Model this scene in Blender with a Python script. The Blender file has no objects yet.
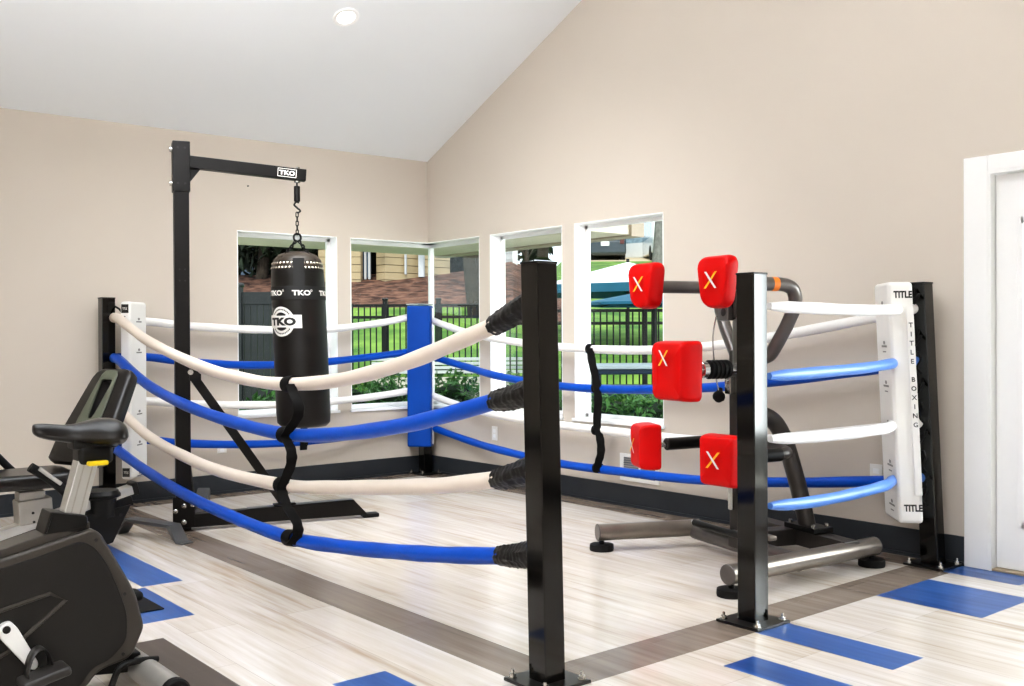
import bpy, bmesh, math, random
from mathutils import Vector, Matrix, Quaternion
random.seed(7)
scn = bpy.context.scene
COL = scn.collection
PI = math.pi
R_ = math.radians

# ------------------------------------------------------------------ camera
YAW, PITCH, ROLL, FPX = 0.883623, -0.0071315, -0.0048802, 1010.7311
CAM = Vector((-5.11947, -7.41366, 1.2))
_F = Vector((math.cos(PITCH)*math.cos(YAW), math.cos(PITCH)*math.sin(YAW), math.sin(PITCH)))
_R = Vector((math.sin(YAW), -math.cos(YAW), 0)); _U = _R.cross(_F)
_c, _s = math.cos(ROLL), math.sin(ROLL)
_R, _U = _c*_R + _s*_U, -_s*_R + _c*_U
cd = bpy.data.cameras.new('camera'); cam = bpy.data.objects.new('camera', cd); COL.objects.link(cam)
cd.sensor_width = 36; cd.lens = 36*FPX/1024; cd.clip_start = .02; cd.clip_end = 500
M = Matrix(((_R.x, _U.x, -_F.x, CAM.x), (_R.y, _U.y, -_F.y, CAM.y), (_R.z, _U.z, -_F.z, CAM.z), (0, 0, 0, 1)))
cam.matrix_world = M
scn.camera = cam

def ray(px, py): return _F*FPX + _R*(px-512) - _U*(py-343)
def onx(px, py, x): d = ray(px, py); return CAM + d*((x-CAM.x)/d.x)
def ony(px, py, y): d = ray(px, py); return CAM + d*((y-CAM.y)/d.y)
def onz(px, py, z): d = ray(px, py); return CAM + d*((z-CAM.z)/d.z)
def atd(px, py, dep): d = ray(px, py); return CAM + d*(dep/FPX)

# ------------------------------------------------------------------ materials
def lin(h):
    h = h.lstrip('#'); o = []
    for i in (0, 2, 4):
        c = int(h[i:i+2], 16)/255
        o.append(c/12.92 if c <= .04045 else ((c+.055)/1.055)**2.4)
    return (*o, 1)
MATS = {}
def mat(name, col, rough=.5, metal=0, var=.08, scale=8, bump=0, bscale=40, col2=None, spec=.5, coat=0, stretch=None, emit=0):
    m = bpy.data.materials.new(name); m.use_nodes = True; nt = m.node_tree; N = nt.nodes; L = nt.links
    b = N['Principled BSDF']
    c1 = lin(col)
    c2 = lin(col2) if col2 else tuple(max(0, x*(1-var)) for x in c1[:3])+(1,)
    tc = N.new('ShaderNodeTexCoord'); mp = N.new('ShaderNodeMapping')
    if stretch: mp.inputs['Scale'].default_value = stretch
    L.new(tc.outputs['Object'], mp.inputs['Vector'])
    nz = N.new('ShaderNodeTexNoise'); nz.inputs['Scale'].default_value = scale; nz.inputs['Detail'].default_value = 4
    L.new(mp.outputs[0], nz.inputs['Vector'])
    cr = N.new('ShaderNodeValToRGB'); cr.color_ramp.elements[0].color = c2; cr.color_ramp.elements[1].color = c1
    cr.color_ramp.elements[0].position = .35; cr.color_ramp.elements[1].position = .65
    L.new(nz.outputs['Fac'], cr.inputs[0]); L.new(cr.outputs[0], b.inputs['Base Color'])
    b.inputs['Roughness'].default_value = rough; b.inputs['Metallic'].default_value = metal
    b.inputs['Specular IOR Level'].default_value = spec
    if coat: b.inputs['Coat Weight'].default_value = coat; b.inputs['Coat Roughness'].default_value = .08
    if emit:
        b.inputs['Emission Color'].default_value = c1; b.inputs['Emission Strength'].default_value = emit
    if bump:
        bn = N.new('ShaderNodeTexNoise'); bn.inputs['Scale'].default_value = bscale; bn.inputs['Detail'].default_value = 3
        L.new(mp.outputs[0], bn.inputs['Vector'])
        bp = N.new('ShaderNodeBump'); bp.inputs['Strength'].default_value = bump; bp.inputs['Distance'].default_value = .01
        L.new(bn.outputs['Fac'], bp.inputs['Height']); L.new(bp.outputs[0], b.inputs['Normal'])
    MATS[name] = m
    return m
def plank_mat(name, cols, rough=.28, pw=.2222, plen=1.3, streak=1.0, spec=.5):
    """vinyl planks running along Y: long streaks, faint seams, tone change per plank"""
    m = bpy.data.materials.new(name); m.use_nodes = True; nt = m.node_tree; N = nt.nodes; L = nt.links
    b = N['Principled BSDF']; b.inputs['Roughness'].default_value = rough; b.inputs['Specular IOR Level'].default_value = spec
    tc = N.new('ShaderNodeTexCoord')
    def noise(sx, sy, det, off=0):
        mp = N.new('ShaderNodeMapping'); mp.inputs['Scale'].default_value = (sx, sy, 1); mp.inputs['Location'].default_value = (off, off*.7, 0)
        L.new(tc.outputs['Object'], mp.inputs['Vector'])
        n = N.new('ShaderNodeTexNoise'); n.inputs['Scale'].default_value = 1; n.inputs['Detail'].default_value = det
        n.inputs['Roughness'].default_value = .6
        L.new(mp.outputs[0], n.inputs['Vector']); return n
    n1 = noise(26, 1.3, 6); n2 = noise(5, .55, 3, 3.1)
    add = N.new('ShaderNodeMath'); add.operation = 'MULTIPLY_ADD'; add.inputs[1].default_value = .6*streak
    L.new(n1.outputs['Fac'], add.inputs[0])
    m2 = N.new('ShaderNodeMath'); m2.operation = 'MULTIPLY'; m2.inputs[1].default_value = .5
    L.new(n2.outputs['Fac'], m2.inputs[0]); L.new(m2.outputs[0], add.inputs[2])
    # tone per plank (brick cells rotated so that the long side runs along Y)
    mpb = N.new('ShaderNodeMapping'); mpb.inputs['Rotation'].default_value = (0, 0, PI/2)
    L.new(tc.outputs['Object'], mpb.inputs['Vector'])
    br = N.new('ShaderNodeTexBrick'); br.inputs['Scale'].default_value = 1
    br.inputs['Brick Width'].default_value = plen; br.inputs['Row Height'].default_value = pw
    br.inputs['Mortar Size'].default_value = .0012; br.inputs['Color1'].default_value = (0, 0, 0, 1); br.inputs['Color2'].default_value = (1, 1, 1, 1)
    br.inputs['Mortar'].default_value = (0.4, .4, .4, 1); br.offset = .37
    L.new(mpb.outputs[0], br.inputs['Vector'])
    ma = N.new('ShaderNodeMath'); ma.operation = 'MULTIPLY_ADD'; ma.inputs[1].default_value = .10
    L.new(br.outputs['Color'], ma.inputs[0]); L.new(add.outputs[0], ma.inputs[2])
    cr = N.new('ShaderNodeValToRGB'); e = cr.color_ramp.elements
    e[0].position = .38; e[0].color = lin(cols[0]); e[1].position = .78; e[1].color = lin(cols[-1])
    if len(cols) > 2:
        x = e.new(.54); x.color = lin(cols[1])
    L.new(ma.outputs[0], cr.inputs[0])
    mx = N.new('ShaderNodeMix'); mx.data_type = 'RGBA'; mx.blend_type = 'MULTIPLY'; 
    L.new(br.outputs['Fac'], mx.inputs['Factor']); L.new(cr.outputs[0], mx.inputs['A']); mx.inputs['B'].default_value = (.72, .7, .68, 1)
    L.new(mx.outputs['Result'], b.inputs['Base Color'])
    MATS[name] = m
    return m
def glass_mat(name, tint=(1, 1, 1, 1), k=1.0):
    m = bpy.data.materials.new(name); m.use_nodes = True; nt = m.node_tree; N = nt.nodes; L = nt.links
    N.remove(N['Principled BSDF'])
    t = N.new('ShaderNodeBsdfTransparent'); t.inputs[0].default_value = tint
    g = N.new('ShaderNodeBsdfGlossy'); g.inputs['Roughness'].default_value = .02
    f = N.new('ShaderNodeFresnel'); f.inputs[0].default_value = 1.3
    mu = N.new('ShaderNodeMath'); mu.operation = 'MULTIPLY'; mu.inputs[1].default_value = k; L.new(f.outputs[0], mu.inputs[0])
    mx = N.new('ShaderNodeMixShader'); L.new(mu.outputs[0], mx.inputs[0]); L.new(t.outputs[0], mx.inputs[1]); L.new(g.outputs[0], mx.inputs[2])
    L.new(mx.outputs[0], N['Material Output'].inputs[0]); MATS[name] = m
    return m

mat('wall_paint', '#cdc3b7', .75, var=.03, scale=.8, bump=.04, bscale=160)
mat('ceiling_paint', '#f3f6f9', .8, var=.015, scale=.7)
mat('white_trim', '#fcfcfb', .35, var=.015)
mat('base_vinyl', '#33363a', .45, spec=.3, var=.12, scale=5)
plank_mat('oak_planks', ['#ab9883', '#cdc2b5', '#e4deda'], .2)
plank_mat('brown_planks', ['#5d5249', '#75685d', '#8b7e72'], .27)
plank_mat('blue_planks', ['#173468', '#234a86', '#3f66a4'], .3)
plank_mat('dark_planks', ['#3d342e', '#473e37', '#554b43'], .4)
mat('black_gloss', '#060504', .1, var=.2, spec=.4, coat=.2)
mat('black_satin', '#0e0c0b', .38, spec=.3, var=.2, scale=20)
mat('black_plate', '#1a1918', .3, var=.3, scale=14)
mat('bolt_metal', '#c9c7c2', .25, metal=1, var=.2)
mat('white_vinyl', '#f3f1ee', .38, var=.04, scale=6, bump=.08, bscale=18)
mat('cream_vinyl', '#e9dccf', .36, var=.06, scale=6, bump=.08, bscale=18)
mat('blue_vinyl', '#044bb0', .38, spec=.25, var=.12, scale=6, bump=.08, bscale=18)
mat('blue_vinyl_sheen', '#5c8bd8', .36, var=.15, scale=6, bump=.08, bscale=18, spec=.35)  # same blue vinyl, door-side sheen painted in as a paler colour
mat('blue_pad', '#03469f', .42, spec=.25, var=.1, scale=5, bump=.06, bscale=12)
mat('pad_white', '#f4f2ee', .35, var=.03, scale=5)
mat('pad_cream', '#e3d6c4', .4, var=.03, scale=5)
mat('black_sleeve', '#0f0d0c', .42, spec=.4, var=.4, scale=18, bump=1.0, bscale=26, stretch=(1, .5, 1))
mat('black_strap', '#0b0908', .75, spec=.2, var=.25, scale=60)
mat('bag_leather', '#120f0d', .4, spec=.35, var=.2, scale=7, bump=.12, bscale=9)
mat('bag_strip', '#080707', .6)
mat('bag_cap', '#332a20', .42, var=.2)
mat('print_white', '#efece6', .5, var=.02)
mat('print_black', '#111010', .5, var=.02)
mat('print_grey', '#8f8c88', .5, var=.02)
mat('eyelet', '#e8e2d6', .2, metal=1)
mat('stand_black', '#100d0b', .4, spec=.25, var=.2, scale=12)
mat('stand_grey', '#4a4a4b', .42, var=.15, scale=12)
mat('red_pad', '#c60303', .45, spec=.2, var=.1, scale=5, bump=.03, bscale=40)
mat('gold_print', '#f0b62c', .3, var=.05)
mat('silver_print', '#e6e6e6', .3, var=.05)
mat('gunmetal', '#6c6764', .3, metal=.6, var=.12, scale=9)
mat('gunmetal_dark', '#45413e', .33, metal=.5, var=.12, scale=9)
mat('bronze_tube', '#857d75', .3, metal=.65, var=.12, scale=9)
mat('pedal_grey', '#2e2b29', .45, spec=.4)
mat('rubber', '#121111', .6, spec=.25, var=.2)
mat('steel', '#c4c3c0', .22, metal=1, var=.12, scale=10)
mat('orange_label', '#e07a1d', .4)
mat('shroud', '#3d3833', .4, spec=.35, var=.07, scale=3)
mat('shroud_side', '#242220', .5, spec=.25, var=.07, scale=3, bump=.03, bscale=300)
mat('shroud_rim', '#7b8086', .3, metal=.3)
mat('saddle', '#141110', .28, var=.2, scale=6, bump=.03, bscale=80)
mat('aluminium', '#cfd0ce', .3, metal=.85, var=.12, scale=6)
mat('bike_silver', '#b3b0aa', .38, metal=.6, var=.1)
mat('yellow_plastic', '#e6c81a', .35, var=.05)
mat('backrest_olive', '#565a4c', .4, var=.1)
mat('bike_black', '#0f0e0d', .4, spec=.3, var=.15)
mat('plate_white', '#f1efea', .4, var=.02)
mat('vent_dark', '#77777a', .5)
mat('screw', '#555', .5) if False else mat('screw', '#555555', .5)
mat('light_lens', '#fffaf0', .5, emit=9)
mat('threshold', '#a79780', .5)
# outdoors
mat('grass', '#7d9e45', .9, scale=1.6, col2='#416d27')
mat('mulch', '#85604f', .95, scale=5, col2='#371d14', bump=.8, bscale=10)
mat('driveway', '#d9c8a8', .9, var=.1)
mat('concrete', '#cfcac0', .9, var=.1, scale=3)
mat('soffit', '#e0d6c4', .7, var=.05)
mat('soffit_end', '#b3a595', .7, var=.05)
mat('beige_siding', '#bca988', .8, var=.12, scale=2)
mat('beige_gap', '#b99763', .8)
mat('white_siding', '#c9ccd0', .7, var=.05)
mat('roof_shingle', '#5c5a5c', .9, var=.25, scale=6)
mat('house_glass', '#56687e', .15, var=.3)
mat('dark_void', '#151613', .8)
mat('fence_black', '#17191b', .4, var=.2)
mat('fence_slat', '#2b2f33', .55, var=.3, scale=4)
mat('bark', '#453c34', .95, var=.4, scale=9, bump=.6, bscale=20)
mat('grey_bark', '#8d8a88', .95, var=.3, scale=9, bump=.4, bscale=20)
mat('leaf_dark', '#25351f', .7, col2='#10190f', scale=3)
mat('leaf_green', '#6ea148', .6, col2='#3c6b2c', scale=3)
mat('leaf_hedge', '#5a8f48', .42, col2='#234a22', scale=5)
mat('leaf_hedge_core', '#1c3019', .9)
mat('umbrella_white', '#eaf2f5', .7, var=.05)
mat('umbrella_teal', '#1a5f7a', .7, var=.1)
mat('table_blue', '#1d3550', .4, var=.2)
mat('table_light', '#b8c3cb', .4, var=.1)
mat('car_dark', '#3b454d', .2, var=.1, coat=.6)
mat('car_white', '#eceff2', .2, var=.03, coat=.6)
mat('car_glass', '#9fb7c6', .08, var=.3)
mat('car_tyre', '#191919', .8)
mat('car_light', '#6a3a38', .3)
glass_mat('pane_glass', (.98, 1, .99, 1), .08)

# ------------------------------------------------------------------ object helpers
def props(o, label=None, cat=None, group=None, kind=None):
    if label: o['label'] = label
    if cat: o['category'] = cat
    if group: o['group'] = group
    if kind: o['kind'] = kind
    return o
def thing(name, loc, label, cat, group=None, rotz=0, kind=None):
    o = bpy.data.objects.new(name, None); COL.objects.link(o); o.location = loc; o.rotation_euler = (0, 0, rotz)
    o.empty_display_size = .1
    return props(o, label, cat, group, kind)
def worldm(o):
    m = Matrix.LocRotScale(o.location, o.rotation_euler, o.scale)
    return worldm(o.parent) @ m if o.parent else m

class MB:
    def __init__(s): s.bm = bmesh.new(); s.mi = 0
    def _tag(s, before):
        for f in s.bm.faces:
            if f.index < 0 or f not in before: pass
    def add(s, verts, faces):
        vs = [s.bm.verts.new(v) for v in verts]
        for f in faces:
            try:
                fc = s.bm.faces.new([vs[i] for i in f]); fc.material_index = s.mi
            except ValueError: pass
        return vs
    def box(s, c, size, rot=None, bev=0, seg=2):
        """box at c; rot = 3x3 matrix / rotation about z"""
        b = bmesh.new(); bmesh.ops.create_cube(b, size=1)
        for v in b.verts: v.co = Vector((v.co.x*size[0], v.co.y*size[1], v.co.z*size[2]))
        if bev: bmesh.ops.bevel(b, geom=list(b.edges), offset=bev, segments=seg, profile=.5, affect='EDGES')
        r = Matrix.Identity(3)
        if rot is not None: r = rot if isinstance(rot, Matrix) else Matrix.Rotation(rot, 3, 'Z')
        c = Vector(c)
        vs = [c + r @ v.co for v in b.verts]; b.verts.index_update()
        s.add(vs, [[v.index for v in f.verts] for f in b.faces]); b.free(); return s
    def bx(s, lo, hi, bev=0):
        lo, hi = Vector(lo), Vector(hi)
        return s.box((lo+hi)/2, [abs(a) for a in (hi-lo)], None, bev)
    def beam(s, a, b, w, h, up=(0, 0, 1), bev=0.003):
        """rectangular bar from a to b, w across, h along up"""
        a, b = Vector(a), Vector(b); x = (b-a).normalized(); y = Vector(up).cross(x).normalized(); z = x.cross(y)
        r = Matrix((x, y, z)).transposed()
        return s.box((a+b)/2, ((b-a).length, w, h), r, bev)
    def tube(s, path, rad, seg=14, caps=True, prof=None, twist=0.0, flat=None):
        """tube along path; rad scalar/list; prof(angle)->factor; flat=(u,v) scale of the cross section"""
        P = [Vector(p) for p in path]; n = len(P)
        rr = rad if isinstance(rad, (list, tuple)) else [rad]*n
        T = []
        for i in range(n):
            T.append((P[min(i+1, n-1)]-P[max(i-1, 0)]).normalized())
        ref = Vector((0, 0, 1)) if abs(T[0].z) < .9 else Vector((1, 0, 0))
        nx = (ref - T[0]*ref.dot(T[0])).normalized(); rings = []
        for i in range(n):
            if i: nx = (nx - T[i]*nx.dot(T[i])).normalized()
            ny = T[i].cross(nx); ring = []
            for k in range(seg):
                a = 2*PI*k/seg; f = prof(a + twist*i, i) if prof else 1
                u, v = (flat if flat else (1, 1))
                ring.append(s.bm.verts.new(P[i] + (nx*math.cos(a)*u + ny*math.sin(a)*v)*rr[i]*f))
            rings.append(ring)
        for i in range(n-1):
            for k in range(seg):
                k2 = (k+1) % seg
                f = s.bm.faces.new((rings[i][k], rings[i][k2], rings[i+1][k2], rings[i+1][k])); f.material_index = s.mi
        if caps:
            for ring, rev in ((rings[0], True), (rings[-1], False)):
                try:
                    f = s.bm.faces.new(ring[::-1] if rev else ring); f.material_index = s.mi
                except ValueError: pass
        return s
    def lathe(s, prof, seg=28, base=(0, 0, 0), axis=None, sx=1):
        """profile [(r,z)] revolved about z (or along axis)"""
        base = Vector(base); q = Matrix.Identity(3)
        if axis is not None: q = Vector((0, 0, 1)).rotation_difference(Vector(axis)).to_matrix()
        rings = []
        for r, z in prof:
            if r < 1e-6: rings.append([s.bm.verts.new(base + q @ Vector((0, 0, z)))])
            else: rings.append([s.bm.verts.new(base + q @ Vector((r*math.cos(2*PI*k/seg)*sx, r*math.sin(2*PI*k/seg), z))) for k in range(seg)])
        for a, b in zip(rings, rings[1:]):
            for k in range(seg):
                k2 = (k+1) % seg
                if len(a) == 1 and len(b) == 1: continue
                if len(a) == 1: f = (a[0], b[k2], b[k]) if False else (a[0], b[k], b[k2])
                elif len(b) == 1: f = (a[k], a[k2], b[0])
                else: f = (a[k], a[k2], b[k2], b[k])
                try:
                    fc = s.bm.faces.new(f); fc.material_index = s.mi
                except ValueError: pass
        return s
    def cyl(s, a, b, r, seg=20, bev=0, r2=None):
        a, b = Vector(a), Vector(b); L = (b-a).length; r2 = r if r2 is None else r2
        if bev: p = [(0, 0), (r-bev, 0), (r, bev), (r2, L-bev), (r2-bev, L), (0, L)]
        else: p = [(0, 0), (r, 0), (r2, L), (0, L)]
        return s.lathe(p, seg, a, b-a)
    def prism(s, pts, origin, xd, yd, depth, bev=0, seg=3, both=True):
        """2-D outline pts in the (xd,yd) plane at origin, extruded by depth along xd x yd"""
        xd, yd = Vector(xd).normalized(), Vector(yd).normalized(); zd = xd.cross(yd); o = Vector(origin)
        b = bmesh.new(); vs = [b.verts.new((x, y, 0)) for x, y in pts]; f = b.faces.new(vs)
        bmesh.ops.recalc_face_normals(b, faces=[f])
        e = bmesh.ops.extrude_face_region(b, geom=[f])
        for v in [g for g in e['geom'] if isinstance(g, bmesh.types.BMVert)]: v.co.z += depth
        bmesh.ops.recalc_face_normals(b, faces=b.faces)
        if bev:
            ed = [x for x in b.edges if abs(x.verts[0].co.z - x.verts[1].co.z) < 1e-6]
            if not both: ed = [x for x in ed if x.verts[0].co.z > depth*.5]
            bmesh.ops.bevel(b, geom=ed, offset=bev, segments=seg, profile=.5, affect='EDGES')
        b.verts.index_update()
        s.add([o + xd*v.co.x + yd*v.co.y + zd*v.co.z for v in b.verts], [[v.index for v in f.verts] for f in b.faces]); b.free(); return s
    def quad(s, a, b, c, d): s.add([a, b, c, d], [(0, 1, 2, 3)]); return s
    def build(s, name, mats, parent=None, world=True, smooth=35, label=None, kind=None, fixn=True):
        me = bpy.data.meshes.new(name)
        if fixn: bmesh.ops.recalc_face_normals(s.bm, faces=s.bm.faces)
        s.bm.normal_update(); s.bm.to_mesh(me); s.bm.free()
        for m in (mats if isinstance(mats, (list, tuple)) else [mats]): me.materials.append(MATS[m])
        if smooth:
            me.polygons.foreach_set('use_smooth', [True]*len(me.polygons))
            me.set_sharp_from_angle(angle=R_(smooth))
        o = bpy.data.objects.new(name, me); COL.objects.link(o)
        if parent is not None:
            if world: me.transform(worldm(parent).inverted())
            o.parent = parent
        if smooth: wn = o.modifiers.new('normals', 'WEIGHTED_NORMAL'); wn.keep_sharp = True
        props(o, label=label, kind=kind)
        return o
def smoothpath(pts, n=8):
    P = [Vector(p) for p in pts]; out = []
    for i in range(len(P)-1):
        p0, p1, p2, p3 = P[max(i-1, 0)], P[i], P[i+1], P[min(i+2, len(P)-1)]
        for k in range(n):
            t = k/n
            out.append(.5*((2*p1) + (p2-p0)*t + (2*p0-5*p1+4*p2-p3)*t*t + (3*p1-p0-3*p2+p3)*t**3))
    out.append(P[-1]); return out
def round_outline(pts, r, n=4):
    """round the corners of a closed 2-D outline"""
    out = []; m = len(pts)
    for i in range(m):
        p0, p1, p2 = (Vector((*pts[j % m], 0)) for j in (i-1, i, i+1))
        rr = r[i] if isinstance(r, (list, tuple)) else r
        a = (p0-p1); b = (p2-p1); d = min(rr, a.length*.45, b.length*.45)
        a, b = p1 + a.normalized()*d, p1 + b.normalized()*d
        if d < 1e-5: out.append((p1.x, p1.y)); continue
        for k in range(n+1):
            t = k/n; q = a*(1-t)**2 + p1*2*t*(1-t) + b*t*t; out.append((q.x, q.y))
    return out
_tc = {}
def text2d(s, size, bold=0.0, sx=1.0):
    """letter outlines as flat polygons, centred"""
    k = (s, bold)
    if k not in _tc:
        cu = bpy.data.curves.new('lettering', 'FONT'); cu.body = s; cu.size = 1; cu.offset = bold; cu.resolution_u = 3
        ob = bpy.data.objects.new('lettering', cu); COL.objects.link(ob)
        dg = bpy.context.evaluated_depsgraph_get(); me = bpy.data.meshes.new_from_object(ob.evaluated_get(dg))
        b = bmesh.new(); b.from_mesh(me); bmesh.ops.triangulate(b, faces=b.faces)
        for _ in range(3):
            lg = [e for e in b.edges if e.calc_length() > .16]
            if lg: bmesh.ops.subdivide_edges(b, edges=lg, cuts=1); bmesh.ops.triangulate(b, faces=b.faces)
        b.verts.index_update(); vs = [v.co.copy() for v in b.verts]; fs = [[v.index for v in f.verts] for f in b.faces]; b.free()
        bpy.data.objects.remove(ob); bpy.data.curves.remove(cu); bpy.data.meshes.remove(me)
        x0, x1 = min(v.x for v in vs), max(v.x for v in vs); y0, y1 = min(v.y for v in vs), max(v.y for v in vs)
        _tc[k] = ([(v.x-(x0+x1)/2, v.y-(y0+y1)/2) for v in vs], fs, x1-x0, y1-y0)
    vs, fs, w, h = _tc[k]
    g = size/h
    return [(x*g*sx, y*g) for x, y in vs], fs
def put2d(mb, geo, fn):
    vs, fs = geo; mb.add([fn(x, y) for x, y in vs], fs)
def plane_fn(o, xd, yd):
    o, xd, yd = Vector(o), Vector(xd).normalized(), Vector(yd).normalized()
    return lambda x, y: o + xd*x + yd*y
def disc2d(r, n=28, r0=0, a0=0, a1=2*PI, cx=0, cy=0, sy=1):
    vs = []; fs = []
    for k in range(n+1):
        a = a0+(a1-a0)*k/n; vs += [(cx+r0*math.cos(a), cy+r0*sy*math.sin(a)), (cx+r*math.cos(a), cy+r*sy*math.sin(a))]
    for k in range(n): fs.append((2*k, 2*k+1, 2*k+3, 2*k+2))
    return vs, fs
def rect2d(x0, y0, x1, y1, nx=8):
    vs = []; fs = []
    for k in range(nx+1):
        x = x0+(x1-x0)*k/nx; vs += [(x, y0), (x, y1)]
    for k in range(nx): fs.append((2*k, 2*k+2, 2*k+3, 2*k+1))
    return vs, fs

# ------------------------------------------------------------------ room shell
ZE = 2.745; SL = .4565; YR = -5.5; ZR = ZE - SL*YR          # eave height, roof slope, ridge
XB, YB = -9.5, -11.0                                       # far sides of the room, behind the camera
TH = .14
def wall_cells(mb, axis, cuts_s, holes, ztop):
    """wall slab 0..TH outward; s is the run coordinate (negative); holes [(s0,s1,z0,z1)]"""
    zs = sorted({0, ztop, *[h[2] for h in holes], *[h[3] for h in holes]})
    ss = sorted({*cuts_s, *[h[0] for h in holes], *[h[1] for h in holes]})
    for a, b in zip(ss, ss[1:]):
        for z0, z1 in zip(zs, zs[1:]):
            if any(h[0]-1e-6 <= a and b <= h[1]+1e-6 and h[2]-1e-6 <= z0 and z1 <= h[3]+1e-6 for h in holes): continue
            if axis == 'x': mb.bx((a, 0, z0), (b, TH, z1))
            else: mb.bx((0, a, z0), (TH, b, z1))
WZ0, WZ1 = .585, 2.03
HA = [(-1.79, -.91, WZ0, WZ1), (-.785, TH, WZ0, WZ1)]
HB = [(-.755, TH, WZ0, WZ1), (-1.775, -.894, WZ0, WZ1), (-2.79, -1.906, WZ0, WZ1), (-6.94, -4.99, 0, 2.025)]
mb = MB(); wall_cells(mb, 'x', (XB, 0), HA, ZE); mb.build('wall_left', 'wall_paint', smooth=0, kind='structure')
mb = MB(); wall_cells(mb, 'y', (YB, TH), HB, ZE)
gp = [(YB, ZE), (0, ZE), (YR, ZR)]
mb.add([(0, y, z) for y, z in gp]+[(TH, y, z) for y, z in gp], [(0, 1, 2), (5, 4, 3), (0, 2, 5, 3), (2, 1, 4, 5), (0, 3, 4, 1)])
mb.build('wall_right', 'wall_paint', smooth=0, kind='structure')
mb = MB(); mb.bx((XB-TH, YB, 0), (XB, 0, ZE))
mb.add([(XB, y, z) for y, z in gp]+[(XB-TH, y, z) for y, z in gp], [(0, 1, 2), (5, 4, 3), (0, 2, 5, 3), (2, 1, 4, 5), (0, 3, 4, 1)])
mb.build('wall_far_side', 'wall_paint', smooth=0, kind='structure')
mb = MB(); mb.bx((XB, YB-TH, 0), (0, YB, ZE)); mb.build('wall_back', 'wall_paint', smooth=0, kind='structure')
mb = MB()
for ya, za, yb, zb in ((0, ZE, YR, ZR), (YR, ZR, YB, ZE)):
    mb.add([(XB, ya, za), (0, ya, za), (0, yb, zb), (XB, yb, zb), (XB, ya, za+.12), (0, ya, za+.12), (0, yb, zb+.12), (XB, yb, zb+.12)],
           [(0, 1, 2, 3), (4, 5, 6, 7), (0, 1, 5, 4), (2, 3, 7, 6), (1, 2, 6, 5), (0, 3, 7, 4)])
mb.build('ceiling', 'ceiling_paint', smooth=0, kind='structure')

# floor: one slab of planks, cut along the inlaid planks
W = .2222
inl = [(-2.89, -2.675, -4.89, -.2, 1), (-2.675, -.215, -4.89, -4.67, 1), (-.215, 0, -4.67, 0, 1), (-2.675, -.215, -.2, 0, 1), (-2.89, -2.675, -.2, 0, 1), (-.215, 0, -4.83, -4.67, 1),
       (-1.79, -1.575, -5.49, -4.89, 2), (-.895, -.42, -5.38, -4.89, 2), (-.215, 0, -5.23, -4.83, 2), (-2.215, -2.04, -5.49, -5.07, 2),
       (-3.395, -3.18, -4.95, -4.323, 2), (-3.42, -3.22, -2.53, -1.1, 2), (-3.637, -3.415, -3.165, -2.55, 2), (-3.87, -3.645, -4.5, -3.41, 3)]
xs = sorted({XB, 0, *[a for i in inl for a in i[:2]]}); ys = sorted({YB, 0, *[a for i in inl for a in i[2:4]]})
mb = MB()
for x0, x1 in zip(xs, xs[1:]):
    for y0, y1 in zip(ys, ys[1:]):
        cx, cy = (x0+x1)/2, (y0+y1)/2; mb.mi = 0
        for a, b, c, d, k in inl:
            if a < cx < b and c < cy < d: mb.mi = k
        mb.quad((x0, y0, 0), (x1, y0, 0), (x1, y1, 0), (x0, y1, 0))
mb.mi = 0
mb.quad((XB, YB, -.1), (0, YB, -.1), (0, 0, -.1), (XB, 0, -.1))
mb.build('floor', ['oak_planks', 'brown_planks', 'blue_planks', 'dark_planks'], smooth=0, kind='structure', fixn=False)

# baseboards
mb = MB(); mb.bx((XB, -.012, 0), (-.0, 0, .15), .003); mb.bx((XB, -.02, 0), (0, -.012, .02)); mb.build('baseboard_left', 'base_vinyl', kind='structure')
mb = MB(); mb.bx((-.012, -4.865, 0), (0, 0, .15), .003); mb.bx((-.02, -4.865, 0), (-.012, 0, .02))
mb.bx((-.012, YB, 0), (0, -7.065, .15), .003); mb.build('baseboard_right', 'base_vinyl', kind='structure')

# windows (frame against the outer side, white liner, thin glass)
def window(n, axis, s0, s1, corner=None):
    t = thing('window_%d' % n, (0, 0, 0), None, None, kind='structure')
    fr = MB(); ln = MB(); sl = MB(); gl = MB()
    def B(mb, a, b, c0, c1, z0, z1, bev=0):
        if axis == 'x': mb.bx((a, c0, z0), (b, c1, z1), bev)
        else: mb.bx((c0, a, z0), (c1, b, z1), bev)
    f = .03; e1 = s1-.012 if corner is None else s1
    B(ln, s0, s1, .0, TH, WZ1-.008, WZ1); B(ln, s0, s1, 0, TH, WZ0, WZ0+.006)
    B(ln, s0, s0+.008, 0, TH, WZ0, WZ1)
    if corner is None: B(ln, s1-.008, s1, 0, TH, WZ0, WZ1)
    g0, g1 = .108, .134
    B(fr, s0+.008, s1, g0, g1, WZ1-.008-f, WZ1-.008, .003); B(fr, s0+.008, s1, g0, g1, WZ0+.006, WZ0+.006+f, .003)
    B(fr, s0+.008, s0+.008+f, g0, g1, WZ0, WZ1-.01, .003)
    if corner is None: B(fr, s1-.008-f, s1-.008, g0, g1, WZ0, WZ1-.01, .003)
    B(gl, s0+.03, s1-.03, .1205, .1215, WZ0+.03, WZ1-.03)
    B(sl, s0-.012, s1+.012 if corner is None else s1-.16, -.022, .0, WZ0-.018, WZ0+.004, .004)
    ln.build('window_liner', 'white_trim', t); fr.build('window_frame', 'white_trim', t); gl.build('pane', 'pane_glass', t, smooth=0); sl.build('window_sill', 'white_trim', t)
window(1, 'x', -1.79, -.91); window(2, 'x', -.785, .14, 1); window(3, 'y', -.755, .14, 1); window(4, 'y', -1.775, -.894); window(5, 'y', -2.79, -1.906)
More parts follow.
